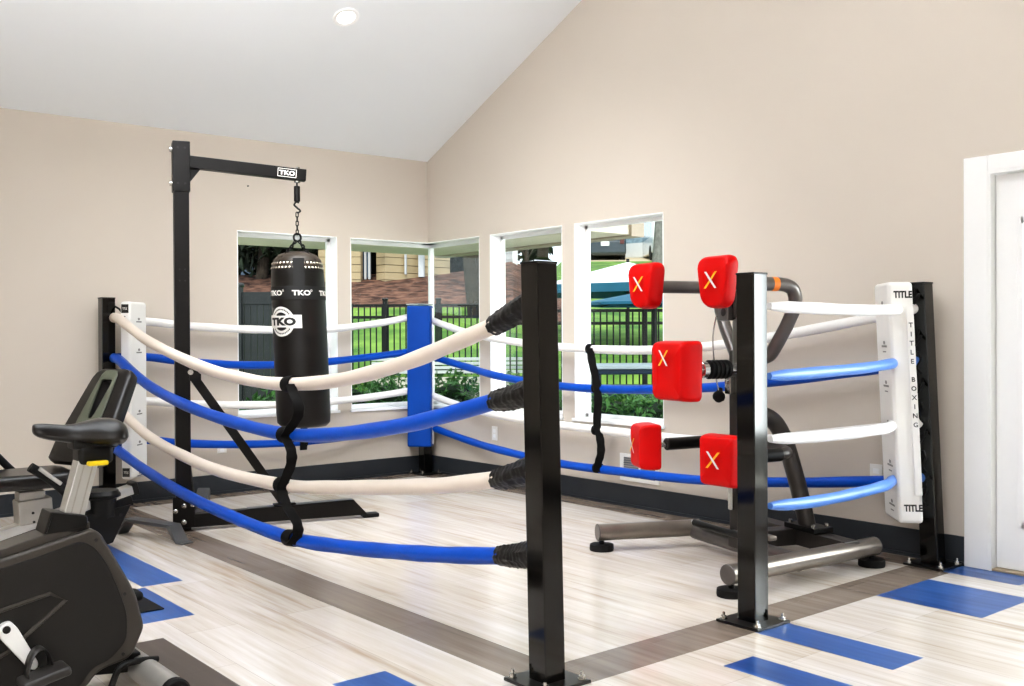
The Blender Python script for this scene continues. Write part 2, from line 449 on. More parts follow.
mb = MB(); mb.bx((.1, .1, WZ0), (.14, .14, WZ1), .003); mb.build('trim_1', 'white_trim', kind='structure')

# door at the right
t = thing('door_1', (0, -5.5, 0), None, None, kind='structure')
mb = MB()
for a, b, c, d in ((-4.99, -4.865, 0, 2.1), (-7.065, -6.94, 0, 2.1), (-6.94, -4.99, 2.02, 2.1)): mb.bx((-.02, a, c), (0, b, d), .004)
for a, b, c, d in ((-5.005, -4.99, 0, 2.02), (-6.94, -6.925, 0, 2.02), (-6.925, -5.005, 2.005, 2.02)): mb.bx((-.02, a, c), (TH, b, d))
mb.build('door_casing', 'white_trim', t)
for y0, y1 in ((-5.96, -5.01), (-6.92, -5.97)):  # second leaf is unseen, added so glare through its glass whitens a post
    g0, g1, z0, z1 = y0+.125, y1-(.125 if y1 > -5.5 else .085), .25, 1.76
    mb = MB()
    for a, b, c, d in ((g1, y1, .015, 2.0), (y0, g0, .015, 2.0), (g0, g1, .015, z0), (g0, g1, z1, 2.0)): mb.bx((.03, a, c), (.075, b, d))
    leaf = mb.build('door_panel', 'white_trim', t)
    mb = MB()
    for a, b, c, d in ((g1-.015, g1+.02, z0-.02, z1+.02), (g0-.02, g0+.015, z0-.02, z1+.02), (g0, g1, z0-.02, z0+.015), (g0, g1, z1-.015, z1+.02)): mb.bx((.02, a, c), (.03, b, d), .003)
    mb.build('glass_bead', 'white_trim', leaf)
    mb = MB(); mb.bx((.052, g0, z0), (.054, g1, z1)); mb.build('pane', 'pane_glass', leaf, smooth=0)
mb = MB(); mb.bx((-.015, -6.925, 0), (.1, -5.005, .012), .003); mb.build('threshold', 'threshold', t)
mb = MB(); mb.cyl((.03, -5.9, .95), (-.02, -5.9, .95), .025); mb.tube([(-.03, -5.9, .95), (-.035, -5.88, .95), (-.035, -5.79, .95)], .009); mb.build('door_handle', 'steel', t)

# soffit of the building seen through the glass
mb = MB(); mb.bx((TH, -1.87, 1.99), (.72, .75, 2.09)); mb.bx((XB, TH, 1.99), (TH, .75, 2.09)); mb.build('trim_2', 'soffit', smooth=0, kind='structure')
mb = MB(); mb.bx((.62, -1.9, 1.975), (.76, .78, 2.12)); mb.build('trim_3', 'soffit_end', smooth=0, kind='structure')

# recessed downlight in the sloped ceiling
p = CAM.copy(); d = ray(346, 17); tt = (ZE - SL*CAM.y - CAM.z)/(d.z + SL*d.y); p = CAM + d*tt
nrm = Vector((0, -SL, -1)).normalized()
t = thing('ceiling_light', p, 'round recessed downlight glowing in the sloped white ceiling', 'ceiling light')
mb = MB(); mb.lathe([(.062, .0), (.062, .004), (.085, .008), (.092, .004), (.092, 0)], 32, p, nrm); mb.build('trim_ring', 'white_trim', t)
mb = MB(); mb.lathe([(.0, .004), (.064, .004)], 32, p, nrm); mb.build('lens', 'light_lens', t)

# wall plates
def outlet(loc, nx, w, h, label, dup=True):
    nx = Vector(nx); yd = Vector((0, 0, 1)); xd = yd.cross(nx)
    t = thing('wall_outlet', loc, label, 'outlet', 'white wall outlets')
    mb = MB(); m = Matrix((xd, nx, yd)).transposed(); mb.box(Vector(loc)+nx*.003, (w, .006, h), m, .002); mb.build('cover_plate', 'plate_white', t)
    mb = MB()
    for s in (-1, 1): mb.box(Vector(loc)+nx*.0065+yd*s*.02, (w*.45, .002, .028), m, .0005)
    mb.build('socket', 'white_trim', t)
outlet((0, -.95, .405), (-1, 0, 0), .07, .115, 'white outlet plate on the right wall under the window nearest the corner post')
outlet((0, -4.36, .42), (-1, 0, 0), .075, .115, 'white outlet plate on the right wall behind the white corner pad near the door')
outlet((-1.925, 0, .352), (0, -1, 0), .075, .08, 'white outlet plate on the left wall behind the bag stand')
t = thing('wall_vent', (0, -2.565, .275), 'white louvred air vent low on the right wall under the widest window', 'vent')
mb = MB()
for a, b, c, d in ((-2.75, -2.715, .18, .37), (-2.415, -2.38, .18, .37), (-2.715, -2.415, .18, .205), (-2.715, -2.415, .345, .37), (-2.575, -2.56, .205, .345)): mb.bx((-.01, a, c), (0, b, d), .002)
mb.build('frame', 'plate_white', t)
mb = MB()
for k in range(9): mb.box((-.004, -2.565, .212+k*.0158), (.002, .3, .011), Matrix.Rotation(.5, 3, 'Y'))
mb.build('louvres', 'vent_dark', t)
mb = MB(); q = ony(248, 186, -.004); mb.cyl(q+Vector((0, .004, 0)), q-Vector((0, .006, 0)), .006, 10); o = mb.build('wall_screw', 'screw'); props(o, 'small screw left in the left wall under the bag stand arm', 'screw')

# ------------------------------------------------------------------ ring posts
def text_on(name, s, size, o, xd, yd, m, parent, bold=.02, sx=1, label=None):
    mb = MB(); put2d(mb, text2d(s, size, bold, sx), plane_fn(o, xd, yd)); return mb.build(name, m, parent, smooth=0, label=label, fixn=False)
def ring_post(base, lean, h, label, bolts=True, a=.09):
    base = Vector((*base, 0)); t = thing('ring_post', base, label, 'ring post', 'boxing ring posts')
    top = base + Vector((lean[0], lean[1], h)); b0 = base + Vector((0, 0, .012))
    mb = MB(); vs = []
    b = bmesh.new(); bmesh.ops.create_cube(b, size=1)
    for v in b.verts: v.co = Vector((v.co.x*a, v.co.y*a, v.co.z+.5))
    bmesh.ops.bevel(b, geom=[e for e in b.edges if abs(e.verts[0].co.z-e.verts[1].co.z) > .5], offset=.004, segments=2, profile=.5, affect='EDGES')
    for v in b.verts:
        k = v.co.z; v.co = Vector((v.co.x, v.co.y, 0)) + b0.lerp(top, k)
    b.verts.index_update(); mb.add([v.co for v in b.verts], [[v.index for v in f.verts] for f in b.faces]); b.free()
    mb.build('pole', 'black_gloss', t, smooth=0)
    mb = MB(); mb.box(top+Vector((0, 0, -.002)), (a+.004, a+.004, .008), None, .002); mb.build('end_cap', 'black_satin', t)
    mb = MB(); mb.box(base+Vector((0, 0, .006)), (.215, .215, .012), None, .002); mb.build('base_plate', 'black_plate', t)
    for sx in (-1, 1):
        for sy in (-1, 1):
            c = base+Vector((sx*.085, sy*.085, .012)); mb = MB()
            mb.lathe([(0, .002), (.016, .002), (.016, 0), (.016, .003), (.0125, .003), (.0125, .014), (.006, .014), (.006, .028), (0, .03)], 6, c); mb.build('bolt', 'bolt_metal', t)
    return t
P0, P1, P2, P3, PC = (-2.815, -.105), (-2.812, -4.785), (-1.675, -4.793), (-.115, -4.75), (-.115, -.115)
ring_post(P1, (-.02, .012), 1.453, 'tall glossy black ring post nearest the camera, with ropes wrapped in black sleeves')
ring_post(P2, (-.002, 0), 1.455, 'glossy black ring post standing in front of the red-padded trainer')
ring_post(P3, (-.035, .05), 1.465, 'black ring post beside the white door, behind the lettered white pad')
t0 = ring_post(P0, (-.005, -.03), 1.48, 'black ring post at the far left behind the bike backrest')
tc = ring_post(PC, (0, 0), 1.46, 'black ring post in the corner between the windows, sleeved by a blue pad', a=.085)
# small flanges where ropes leave post P2
for px, py in ((767, 306), (767, 372), (768, 440), (768, 506)):
    q = ony(px, py, P2[1]); 
P2t = [o for o in COL.objects if o.name.startswith('ring_post') and abs(o.location.x+1.675) < .001 or (o.name == 'ring_post.001')][0]
for py in (306, 372, 440, 506):
    z = ony(768, py, P2[1]).z; mb = MB(); mb.lathe([(.0, .03), (.015, .03), (.018, .026), (.018, .006), (.03, .005), (.03, 0)], 16, (P2[0]+.045, P2[1], z), (1, 0, 0)); mb.build('rope_eye', 'black_satin', P2t)

# ------------------------------------------------------------------ corner pads
D = 1/math.sqrt(2)
# blue pad around the corner post
PC0 = PC; PC = (PC[0]-.03, PC[1]+.022)
t = thing('corner_pad', (PC[0], PC[1], .3), 'royal blue corner pad wrapped round the ring post between the windows', 'corner pad', 'ring corner pads')
rot = Matrix.Rotation(PI/4, 3, 'Z')
mb = MB()
z0, z1 = onx(423, 447, -.2).z, onx(423, 305.5, -.2).z
for sgn, off, wd, th in ((1, (-.085, -.085), .225, .03), ):
    mb.box((PC[0]-.07, PC[1]-.08, (z0+z1)/2), (.205, .04, z1-z0), Matrix.Rotation(-PI/4, 3, 'Z'), .014, 3)
for dx, dy in ((D, -D), (-D, D)):
    c = Vector((PC[0]-.025, PC[1]-.035, (z0+z1)/2)) + Vector((dx, dy, 0))*.092
    mb.box(c, (.022, .11, z1-z0), Matrix.Rotation(-PI/4, 3, 'Z'), .008, 2)
mb.build('padding', 'blue_pad', t)
mb = MB()
c = Vector((PC[0]-.025, PC[1]-.035, 0)) + Vector((D, -D, 0))*.106
mb.tube([(c.x, c.y, z0+.02), (c.x, c.y, z1-.02)], .006, 8); mb.build('piping', 'pad_white', t)
# silver cap plate on top
mb = MB(); mb.box((PC[0]-.01, PC[1]-.01, z1+.012), (.2, .14, .012), Matrix.Rotation(.2, 3, 'Z'), .004); mb.build('cap_plate', 'steel', t)

PC = PC0
def white_pad(center, zlo, zhi, face, w, th, label, lettering_right, mside):
    """pad with its broad face towards 'face' (unit xy)"""
    fz = Vector((face[0], face[1], 0)).normalized(); xd = Vector((0, 0, 1)).cross(fz)   # right-hand when seen from the face
    c = Vector((center[0], center[1], 0)); t = thing('corner_pad', (c.x, c.y, zlo), label, 'corner pad', 'ring corner pads')
    m = Matrix((xd, fz, Vector((0, 0, 1)))).transposed()
    mb = MB(); mb.box(c+Vector((0, 0, (zlo+zhi)/2)), (w, th, zhi-zlo), m, .02, 4)
    mb.build('padding', 'pad_white', t)
    return t, c, fz, xd
# pad at the door-side post P3: lettered side panel faces the camera
z0, z1 = .235, 1.465
cP = (-.25, -4.605)
t, c, fz, xd = white_pad(cP, z0, z1, (-1, 1), .27, .125, 'white lettered corner pad laced to the ring post beside the door', True, None)
H_ = Vector((0, 0, 1))
sn = -xd if (-xd).dot(Vector((-1, -1, 0))) > 0 else xd           # side face normal towards (-1,-1)
so = c + sn*(.135+.0012); sxd = H_.cross(sn)
# TITLE at the top and bottom of the side, stacked letters down the flap
text_on('lettering', 'TITLE', .036, so + H_*(1.40) + sxd*.012, sxd, H_, 'print_black', t, .04, .78)
text_on('lettering', 'TITLE', .036, so + H_*(.315) + sxd*.012, sxd, H_, 'print_black', t, .04, .78)
mb = MB(); fl_c = c + sn*.139 + sxd*.042; mb.box(fl_c + H_*.86, (.036, .006, .96), Matrix((sxd, sn, H_)).transposed(), .002)
flap = mb.build('lace_flap', 'pad_white', t)
for i, ch in enumerate('TITLE BOXING'):
    if ch == ' ': continue
    text_on('lettering', ch, .024, fl_c + sn*.0045 + H_*(1.245-i*.046), sxd, H_, 'print_black', flap, .02)
fo = c + fz*(.0625+.0015); fxd = H_.cross(fz)
for k in range(6):
    z = 1.36-k*.205
    mb = MB(); put2d(mb, disc2d(.017, 12, sy=.6, cy=.0), plane_fn(fo+H_*z+fxd*.03, fxd, H_)); put2d(mb, rect2d(-.05, -.024, .05, -.014, 2), plane_fn(fo+H_*z+fxd*.03, fxd, H_))
    put2d(mb, rect2d(-.03, -.05, .03, -.044, 2), plane_fn(fo+H_*z+fxd*.03, fxd, H_)); mb.build('emblem', 'print_grey', t, smooth=0, fixn=False)
# laces between pad and post
for zc in (1.38, 1.17, .93, .68, .45):
    a = fl_c + H_*zc + sxd*.02; mb = MB()
    b = Vector((P3[0]-.035*zc/1.46-.05, P3[1]+.05*zc/1.46-.0, zc+.05))
    mb.tube(smoothpath([a+Vector((0, 0, -.03)), a+sxd*.03+Vector((0, 0, .02)), a.lerp(b, .6)+Vector((0, 0, -.03)), b], 6), .006, 8); mb.build('lace', 'black_strap', t)
for zc in (1.05, .8, .55, .38):
    a = fl_c + H_*zc + sxd*.03; mb = MB(); mb.tube(smoothpath([a+H_*.06, a+sxd*.012+H_*.02, a-sxd*.006-H_*.02, a+sxd*.012-H_*.05], 5), .007, 8); mb.build('lace', 'black_strap', t)
def lean_pad(o, z0):
    for ch in o.children:
        for v in ch.data.vertices:
            k = max(0, 1.4-(v.co.z+z0))/1.2; v.co.x += .044*k; v.co.y -= .036*k
        lean_pad(ch, z0)
bpy.context.view_layer.update(); lean_pad(t, z0)
# pad at the far-left post P0
cQ = (-2.675, -.255)
t, c, fz, xd = white_pad(cQ, .22, 1.45, (1, -1), .25, .075, 'white corner pad tied to the black ring post at the far left', False, None)
fo = c + fz*(.0375+.0015); fxd = H_.cross(fz)
for k in range(6):
    z = 1.33-k*.215
    mb = MB(); put2d(mb, disc2d(.016, 12, sy=.6), plane_fn(fo+H_*z, fxd, H_)); put2d(mb, rect2d(-.04, -.024, .04, -.015, 2), plane_fn(fo+H_*z, fxd, H_))
    mb.build('emblem', 'print_grey', t, smooth=0, fixn=False)
sn = Vector((-1, -1, 0)).normalized(); sxd = H_.cross(sn); so = c + sn*(.125+.0012)
for z in (1.40, .27):
    mb = MB(); put2d(mb, rect2d(-.026, -.03, .026, .03, 2), plane_fn(so+H_*z, sxd, H_)); tag_ = mb.build('lettering_patch', 'print_black', t, smooth=0, fixn=False)
    text_on('lettering', 'TITLE', .016, so+sn*.001+H_*z, sxd, H_, 'print_white', tag_, .02, .62)
for zc in (1.42, .98):
    a = Vector((P0[0]+.045, P0[1]-.05, zc)); b = c + sn*.125 + H_*(zc-.08)
    mb = MB(); mb.tube(smoothpath([a, a.lerp(b, .5)+H_*.015, b], 6), .007, 8); mb.build('lace', 'black_strap', t)

# ------------------------------------------------------------------ ropes
def rope_prof(tw, dep=.14, w=.22):
    def f(a, i):
        a = (a + PI) % (2*PI) - PI
        return 1 - dep*math.exp(-(a/w)**2)
    return f
def rope(pts, m, label, r=.033, sleeve=None, n=10, taper=0):
    P = smoothpath(pts, n); b = min(pts, key=lambda q: q[2])
    o0 = Vector((pts[0][0], pts[0][1], pts[0][2]))
    t = thing('ring_rope', o0, label, 'ring rope', 'boxing ring ropes')
    N_ = len(P); rad = [r*(1+.03*math.sin(i*.7))*(1 if not taper else min(1, .55+.45*i/taper)) for i in range(N_)]
    mb = MB(); mb.tube(P, rad, 18, True, rope_prof(0), twist=.03); mb.build('rope_cover', m, t, smooth=50)
    if sleeve:
        S = smoothpath(sleeve, 16); nS = len(S)
        mb = MB()
        rs = [r*1.06 + r*.34*min(1, i/nS*1.5) + r*.05*math.sin(i*1.1)*math.sin(i*.37+1) for i in range(nS)]
        mb.tube(S, rs, 20, True, lambda a, i: 1+.07*math.sin(4*a+i*.06)+.06*math.sin(9*a-i*.11)); mb.build('end_sleeve', 'black_sleeve', t, smooth=60)
    return t
XF = -2.81
def fr(L, x=XF): return [onx(px, py, x) for px, py in L]
front = [
 ([(119, 319), (150, 342), (200, 366), (250, 380), (290, 384), (340, 380), (400, 364.5), (450, 345), (497, 324.5)], [(493, 326.5), (508, 317.5), (527, 305), (541, 297)], 'cream_vinyl', 'top white rope sagging across the front of the ring, ending highest on the near post'),
 ([(119, 360), (150, 386), (190, 407), (240, 424), (290, 434.5), (340, 434), (400, 426), (450, 414), (498, 400.5)], [(494, 401.5), (509, 398.5), (527, 393), (541, 389)], 'blue_vinyl', 'upper blue rope sagging across the front of the ring, just below the punching bag'),
 ([(119, 410), (150, 437), (190, 459), (230, 474), (290, 486), (340, 487.5), (400, 487), (450, 485), (500, 479)], [(496, 480), (510, 476.5), (527, 471), (541, 468)], 'cream_vinyl', 'lower white rope sagging across the front of the ring, above the lowest blue one'),
 ([(120, 452), (150, 473), (190, 497), (240, 520), (290, 538), (340, 546.5), (400, 552), (450, 555), (504, 556)], [(500, 556), (514, 555.5), (527, 555), (541, 554)], 'blue_vinyl', 'lowest blue rope sagging across the front of the ring, ending at the near black post'),
]
for L, S, m, lab in front:
    pts = fr(L); p0 = Vector((P0[0]+.035, P0[1]-.06, pts[0].z+.01)); rope([p0]+pts, m, lab, sleeve=fr(S))
YS = -4.78
for L, m, lab in (
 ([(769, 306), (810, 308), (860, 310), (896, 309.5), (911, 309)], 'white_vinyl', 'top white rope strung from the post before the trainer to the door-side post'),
 ([(769, 376), (810, 373), (860, 368.5), (890, 364), (911, 361)], 'blue_vinyl_sheen', 'upper blue rope, sheen painted into its paler colour, strung from the post before the trainer to the door-side post'),
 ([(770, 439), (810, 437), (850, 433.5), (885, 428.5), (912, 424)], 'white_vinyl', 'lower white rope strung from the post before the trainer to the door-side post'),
 ([(770, 506), (810, 502), (850, 494.5), (885, 485.5), (913, 479)], 'blue_vinyl_sheen', 'lowest blue rope, sheen painted into its paler colour, strung from the post before the trainer to the door-side post')):
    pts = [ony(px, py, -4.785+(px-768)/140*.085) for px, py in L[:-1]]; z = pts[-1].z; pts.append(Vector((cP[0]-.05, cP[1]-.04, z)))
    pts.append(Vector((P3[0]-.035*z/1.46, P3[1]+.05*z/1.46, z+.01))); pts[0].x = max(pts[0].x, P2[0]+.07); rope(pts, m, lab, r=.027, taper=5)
XR = -.125
for L, m, lab in (
 ([(434, 321), (450, 327), (470, 333.5), (500, 339.5), (540, 345), (590, 349), (650, 350), (720, 345), (800, 332), (884, 316)], 'white_vinyl', 'top white rope along the right wall in front of the windows'),
 ([(434, 357), (450, 362), (470, 368), (500, 376.5), (560, 386), (620, 389.5), (700, 388), (770, 382), (860, 371), (890, 367)], 'blue_vinyl', 'upper blue rope along the right wall in front of the windows'),
 ([(434, 396), (465, 407), (500, 415.5), (560, 425), (627, 433), (690, 439.5), (760, 440), (886, 428)], 'white_vinyl', 'lower white rope along the right wall at window sill height'),
 ([(434, 428), (470, 441), (500, 450), (560, 463.5), (620, 471.5), (700, 480), (800, 482.5), (893, 481)], 'blue_vinyl', 'lowest blue rope along the right wall above the black baseboard')):
    pts = [onx(px, py, XR if px > 480 else -.07) for px, py in L]
    rope([Vector((-.06, PC[1]+.02, pts[0].z+.02))]+pts+[Vector((-.19, P3[1]+.13, pts[-1].z))], m, lab, r=.03)
YL = -.125
for L, m, lab in (
 ([(408, 317.5), (380, 323), (330, 329), (285, 330), (240, 329), (190, 326), (146, 321.5)], 'white_vinyl', 'top white rope along the left wall behind the punching bag'),
 ([(408, 352), (370, 357), (325, 362), (285, 364.5), (240, 365), (190, 362), (146, 357)], 'blue_vinyl', 'upper blue rope along the left wall behind the punching bag'),
 ([(408, 391), (370, 397), (325, 402), (285, 404.5), (240, 405), (190, 404), (146, 401)], 'white_vinyl', 'lower white rope along the left wall behind the punching bag'),
 ([(408, 424), (370, 433), (330, 439), (285, 443), (230, 444.5), (180, 443), (146, 440)], 'blue_vinyl', 'lowest blue rope along the left wall above the black baseboard')):
    pts = [ony(px, py, YL if px < 360 else -.07) for px, py in L]
    rope([Vector((PC[0]+.02, -.06, pts[0].z+.02))]+pts+[Vector((P0[0]+.05, P0[1]-.02, pts[-1].z))], m, lab, r=.03)

# rope spacer straps
def strap(path, wd, wdir, label, w_=.046):
    P = smoothpath(path, 8); wd = Vector(wdir).normalized()
    t = thing('rope_spacer_strap', P[-1], label, 'strap', 'rope spacer straps'); mb = MB()
    vs = []; th = .004
    for i, q in enumerate(P):
        tg = (P[min(i+1, len(P)-1)]-P[max(i-1, 0)]).normalized(); nn = tg.cross(wd).normalized(); ww = w_*(.95+.1*math.sin(i*.55+1)**2)
        sd = (wd + nn*.12*math.sin(i*.31)).normalized()
        vs.append([q+sd*ww/2+nn*th, q-sd*ww/2+nn*th, q-sd*ww/2-nn*th, q+sd*ww/2-nn*th])
    fl = [v for r in vs for v in r]; fs = []
    for i in range(len(vs)-1):
        for k in range(4): fs.append((4*i+k, 4*i+(k+1) % 4, 4*i+4+(k+1) % 4, 4*i+4+k))
    fs += [(3, 2, 1, 0), tuple(4*(len(vs)-1)+k for k in range(4))]
    mb.add(fl, fs); mb.build('webbing', 'black_strap', t, smooth=60)
    return t
def loop_on(t, c, tdir, r, m='black_strap', w_=.046):
    tdir = Vector(tdir).normalized(); mb = MB()
    mb.lathe([(r, -w_/2), (r+.006, -w_/2), (r+.006, w_/2), (r, w_/2), (r, -w_/2)], 20, c, tdir); mb.build('loop', m, t)
XFs = XF-.043
t = strap([onx(px, py, XFs) for px, py in ((291, 384), (293, 392), (298.5, 404), (298, 416), (289, 430), (286, 438), (291, 450), (291, 464), (283, 485), (283, 494), (288, 508), (297, 523), (297.5, 535), (291, 544))], 0, (.77, -.63, 0), 'wavy black strap tying together the four front ropes below the punching bag', .05)
for px, py in ((291, 384), (287, 434.5), (284, 485), (292, 538)): 
    loop_on(t, onx(px, py, XF), (0, 1, -.1), .035, w_=.085)
XRs = XR-.04
t = strap([onx(px, py, XRs) for px, py in ((590, 348), (592, 362), (596, 380), (598, 400), (597, 424), (600, 438), (601, 452), (598, 464), (597.5, 472))], 0, (.77, -.63, 0), 'black strap tying together the ropes in front of the right wall windows', .055)
for px, py in ((591, 349), (597, 388), (597, 430), (598, 468)): loop_on(t, onx(px, py, XR), (0, 1, 0), .0315)
t = strap([ony(px, py, YL-.04) for px, py in ((303, 330), (304, 345), (302, 365), (304, 385), (303, 405), (304, 425), (303.5, 450))], 0, (1, 0, 0), 'black strap on the left wall ropes, its end showing under the punching bag', .055)
for py in (330, 364, 404, 442): loop_on(t, ony(303.5, py, YL), (1, 0, 0), .0315)

# ------------------------------------------------------------------ heavy bag stand
E_ = Vector((.956, -.293, 0)); N_ = Vector((.293, .956, 0)); S0 = Vector((-2.722, -1.262, 0)); Z = Vector((0, 0, 1))
mr = Matrix((E_, N_, Z)).transposed()
t = thing('punching_bag_stand', S0, 'tall black steel punching bag stand with a lettered arm and braced feet', 'bag stand')
mb = MB(); mb.box(S0+Z*1.2, (.09, .09, 2.38), mr, .004); up = mb.build('upright', 'stand_black', t)
mb = MB()
for zz in (1.55, 1.62):
    for s in (-.014, .018): mb.cyl(S0+Z*zz-N_*.0445+E_*s, S0+Z*zz-N_*.0455+E_*s, .005, 10)
mb.build('bolt_hole', 'print_black', up)
mb = MB(); ztop = 2.41
mb.box(S0+Z*(ztop-.155)-N_*.0, (.104, .104, .31), mr, .004); br = mb.build('bracket', 'stand_black', t)
for zz in (ztop-.05, ztop-.26):
    mb = MB(); mb.cyl(S0+Z*zz-E_*.05-N_*.02, S0+Z*zz-E_*.068-N_*.02, .016, 12); mb.build('bolt', 'bolt_metal', br)
for zz in (ztop-.04, ztop-.26):
    for s in (-.02, .022):
        mb = MB(); mb.cyl(S0+Z*zz-N_*.0515+E_*s, S0+Z*zz-N_*.0535+E_*s, .007, 10); mb.build('bolt_hole', 'print_black', br)
BAGT = .716; zarm = 2.215
a0 = S0+E_*.046+Z*2.29; a1 = S0+E_*(BAGT+.055)+Z*2.245
mb = MB(); mb.beam(a0, a1, .062, .075, bev=.003); arm = mb.build('arm', 'stand_black', t)
mb = MB(); mb.prism([(0, 0), (.075, 0), (0, -.1)], S0+E_*.046+Z*2.255+N_*.004, E_, Z, .008); mb.build('gusset', 'stand_black', t)
adir = (a1-a0).normalized(); aup = adir.cross(N_)*-1; aup = N_.cross(adir)*-1 if (N_.cross(adir)).z < 0 else N_.cross(adir)
ac = a0.lerp(a1, .83) - N_*.0325
mb = MB(); 
for x0, y0, x1, y1 in ((-.06, -.027, .06, -.0235), (-.06, .0235, .06, .027), (-.06, -.027, -.0565, .027), (.0565, -.027, .06, .027)): put2d(mb, rect2d(x0, y0, x1, y1, 1), plane_fn(ac, adir, aup))
put2d(mb, text2d('TKO', .03, .04, 1.25), plane_fn(ac, adir, aup)); mb.build('lettering', 'print_white', arm, smooth=0, fixn=False)
mb = MB(); pb = a0.lerp(a1, .93); mb.cyl(pb+aup*.036, pb+aup*.05, .014, 6); mb.cyl(pb-aup*.036, pb-aup*.05, .02, 12); mb.build('bolt', 'bolt_metal', arm)
# long front leg
f0 = S0+E_*.04; f1 = S0+E_*1.13
mb = MB()
prof = [(0, .02), (1.125, .02), (1.03, .125), (0, .10)]
mb.prism(prof, f0+N_*.035+Z*0, E_, Z, .07, .003, 2); lg = mb.build('leg', 'stand_black', t)
mb = MB(); mb.box(S0+E_*1.185+Z*.014, (.11, .08, .024), mr, .006); mb.build('foot', 'rubber', lg)
mb = MB(); mb.quad(*[f0+E_*x+N_*y+Z*z for x, y, z in ((1.025, -.036, .1275), (1.025, .036, .1275), (.35, .036, .113), (.35, -.036, .113))]); mb.build('top_face', 'stand_grey', lg, smooth=0)
# diagonal brace to the long leg
b0 = S0+E_*.045+Z*.985-N_*.012; b1 = S0+E_*.62+Z*.125-N_*.012
mb = MB(); mb.beam(b0, b1, .018, .055, up=N_.cross(b1-b0).normalized(), bev=.002); mb.build('brace', 'stand_black', t)
mb = MB(); mb.prism([(0, .04), (.07, -.02), (.07, -.06), (0, -.06)], S0+E_*.038+Z*.99-N_*.04, E_, Z, .012); bk = mb.build('bracket', 'stand_black', t)
mb = MB(); mb.cyl(b0-N_*.01, b0-N_*.045, .017, 12); mb.build('bolt', 'bolt_metal', bk)
mb = MB(); mb.box(b1+Z*-.0, (.14, .05, .012), mr, .002); mb.build('bracket', 'stand_black', t)
# foot bridge beside the upright
h0, h1 = onz(121, 533, 0), onz(188, 544, 0)
hd = (h1-h0).normalized(); hn = Vector((-hd.y, hd.x, 0)); hl = (h1-h0).length
mb = MB(); o_ = h0 + hn*.04
mb.prism([(0, .0), (.02, 0), (.10, .085), (hl-.14, .085), (hl-.055, 0), (hl, 0), (hl, .008), (hl-.045, .012), (hl-.115, .105), (.09, .105), (.02, .012), (0, .008)][::1], o_, hd, Z, .085, .002, 1)
rf = mb.build('rear_foot', 'stand_grey', t, label='dark grey bridge-shaped foot')
# gusset plates with bolts joining foot and upright
mb = MB(); mb.box(S0+Z*.12-N_*.05, (.13, .008, .19), mr, .002); gp_ = mb.build('bracket', 'stand_black', t)
for s, zz in ((-.05, .13), (.0, .16), (.05, .165), (0.0, .06)):
    mb = MB(); c = S0+E_*s+Z*zz-N_*.054; mb.lathe([(.015, 0), (.015, .008), (.01, .013), (0, .015)], 14, c, -N_); mb.build('bolt', 'bolt_metal', gp_)
# rear leg towards the wall
g1 = onz(216, 505, 0.0); g1 = S0 + (g1-S0)*.62; gd = (g1-S0).normalized(); gn = Vector((-gd.y, gd.x, 0)); gl_ = (g1-S0).length
mb = MB(); mb.prism([(.04, .02), (gl_-.05, .02), (gl_-.1, .1), (.04, .1)], S0+gn*.035, gd, Z, .07, .002, 1); l2 = mb.build('leg', 'stand_black', t)
mb = MB(); mb.prism([(gl_-.12, .1), (gl_-.02, .18), (gl_, .16), (gl_-.02, .05), (gl_-.1, 0.002), (gl_-.13, 0.002)], S0+gn*.04, gd, Z, .08, .002, 1); mb.build('foot', 'stand_grey', l2)
mb = MB(); c0 = S0+Z*.62+gd*.04; c1 = S0+gd*(gl_*.5)+Z*.1; mb.beam(c0, c1, .016, .045, up=gn.cross(c1-c0).normalized(), bev=.002); mb.build('brace', 'stand_black', t)

# ------------------------------------------------------------------ punching bag
BC = S0 + E_*BAGT; RB = .173
ztopb = atd(297, 257, 6.5).z; zbot = atd(297, 428.5, 6.5).z
t = thing('punching_bag', (BC.x, BC.y, zbot), 'black leather punching bag with white lettering hanging on chains from the stand arm', 'punching bag')
HB_ = ztopb-zbot
zs_ = ztopb-.06
mb = MB(); mb.lathe([(0, zbot+.012), (.09, zbot+.006), (.145, zbot+.012), (.168, zbot+.035), (RB, zbot+.09), (RB, zbot+.3), (RB*.995, zbot+.6), (RB*.985, zs_-.1), (RB*.96, zs_-.02), (RB*.93, zs_+.0)], 48, (BC.x, BC.y, 0))
body = mb.build('body', 'bag_leather', t, smooth=60)
mb = MB(); mb.lathe([(RB*.955, zs_-.03), (RB*.94, zs_+.01), (RB*.86, zs_+.045), (RB*.7, zs_+.075), (RB*.42, zs_+.095), (0, zs_+.1)], 48, (BC.x, BC.y, 0)); cap = mb.build('top_cap', 'bag_cap', t, smooth=60)
camdir = Vector((CAM.x-BC.x, CAM.y-BC.y, 0)).normalized(); camr = Vector((-camdir.y, camdir.x, 0))
def cylfn(ang, zc, r=RB+.0015):
    def f(x, y):
        a = ang + x/r; return Vector((BC.x, BC.y, zc+y)) + (camdir*math.cos(a) + camr*math.sin(a))*r
    return f
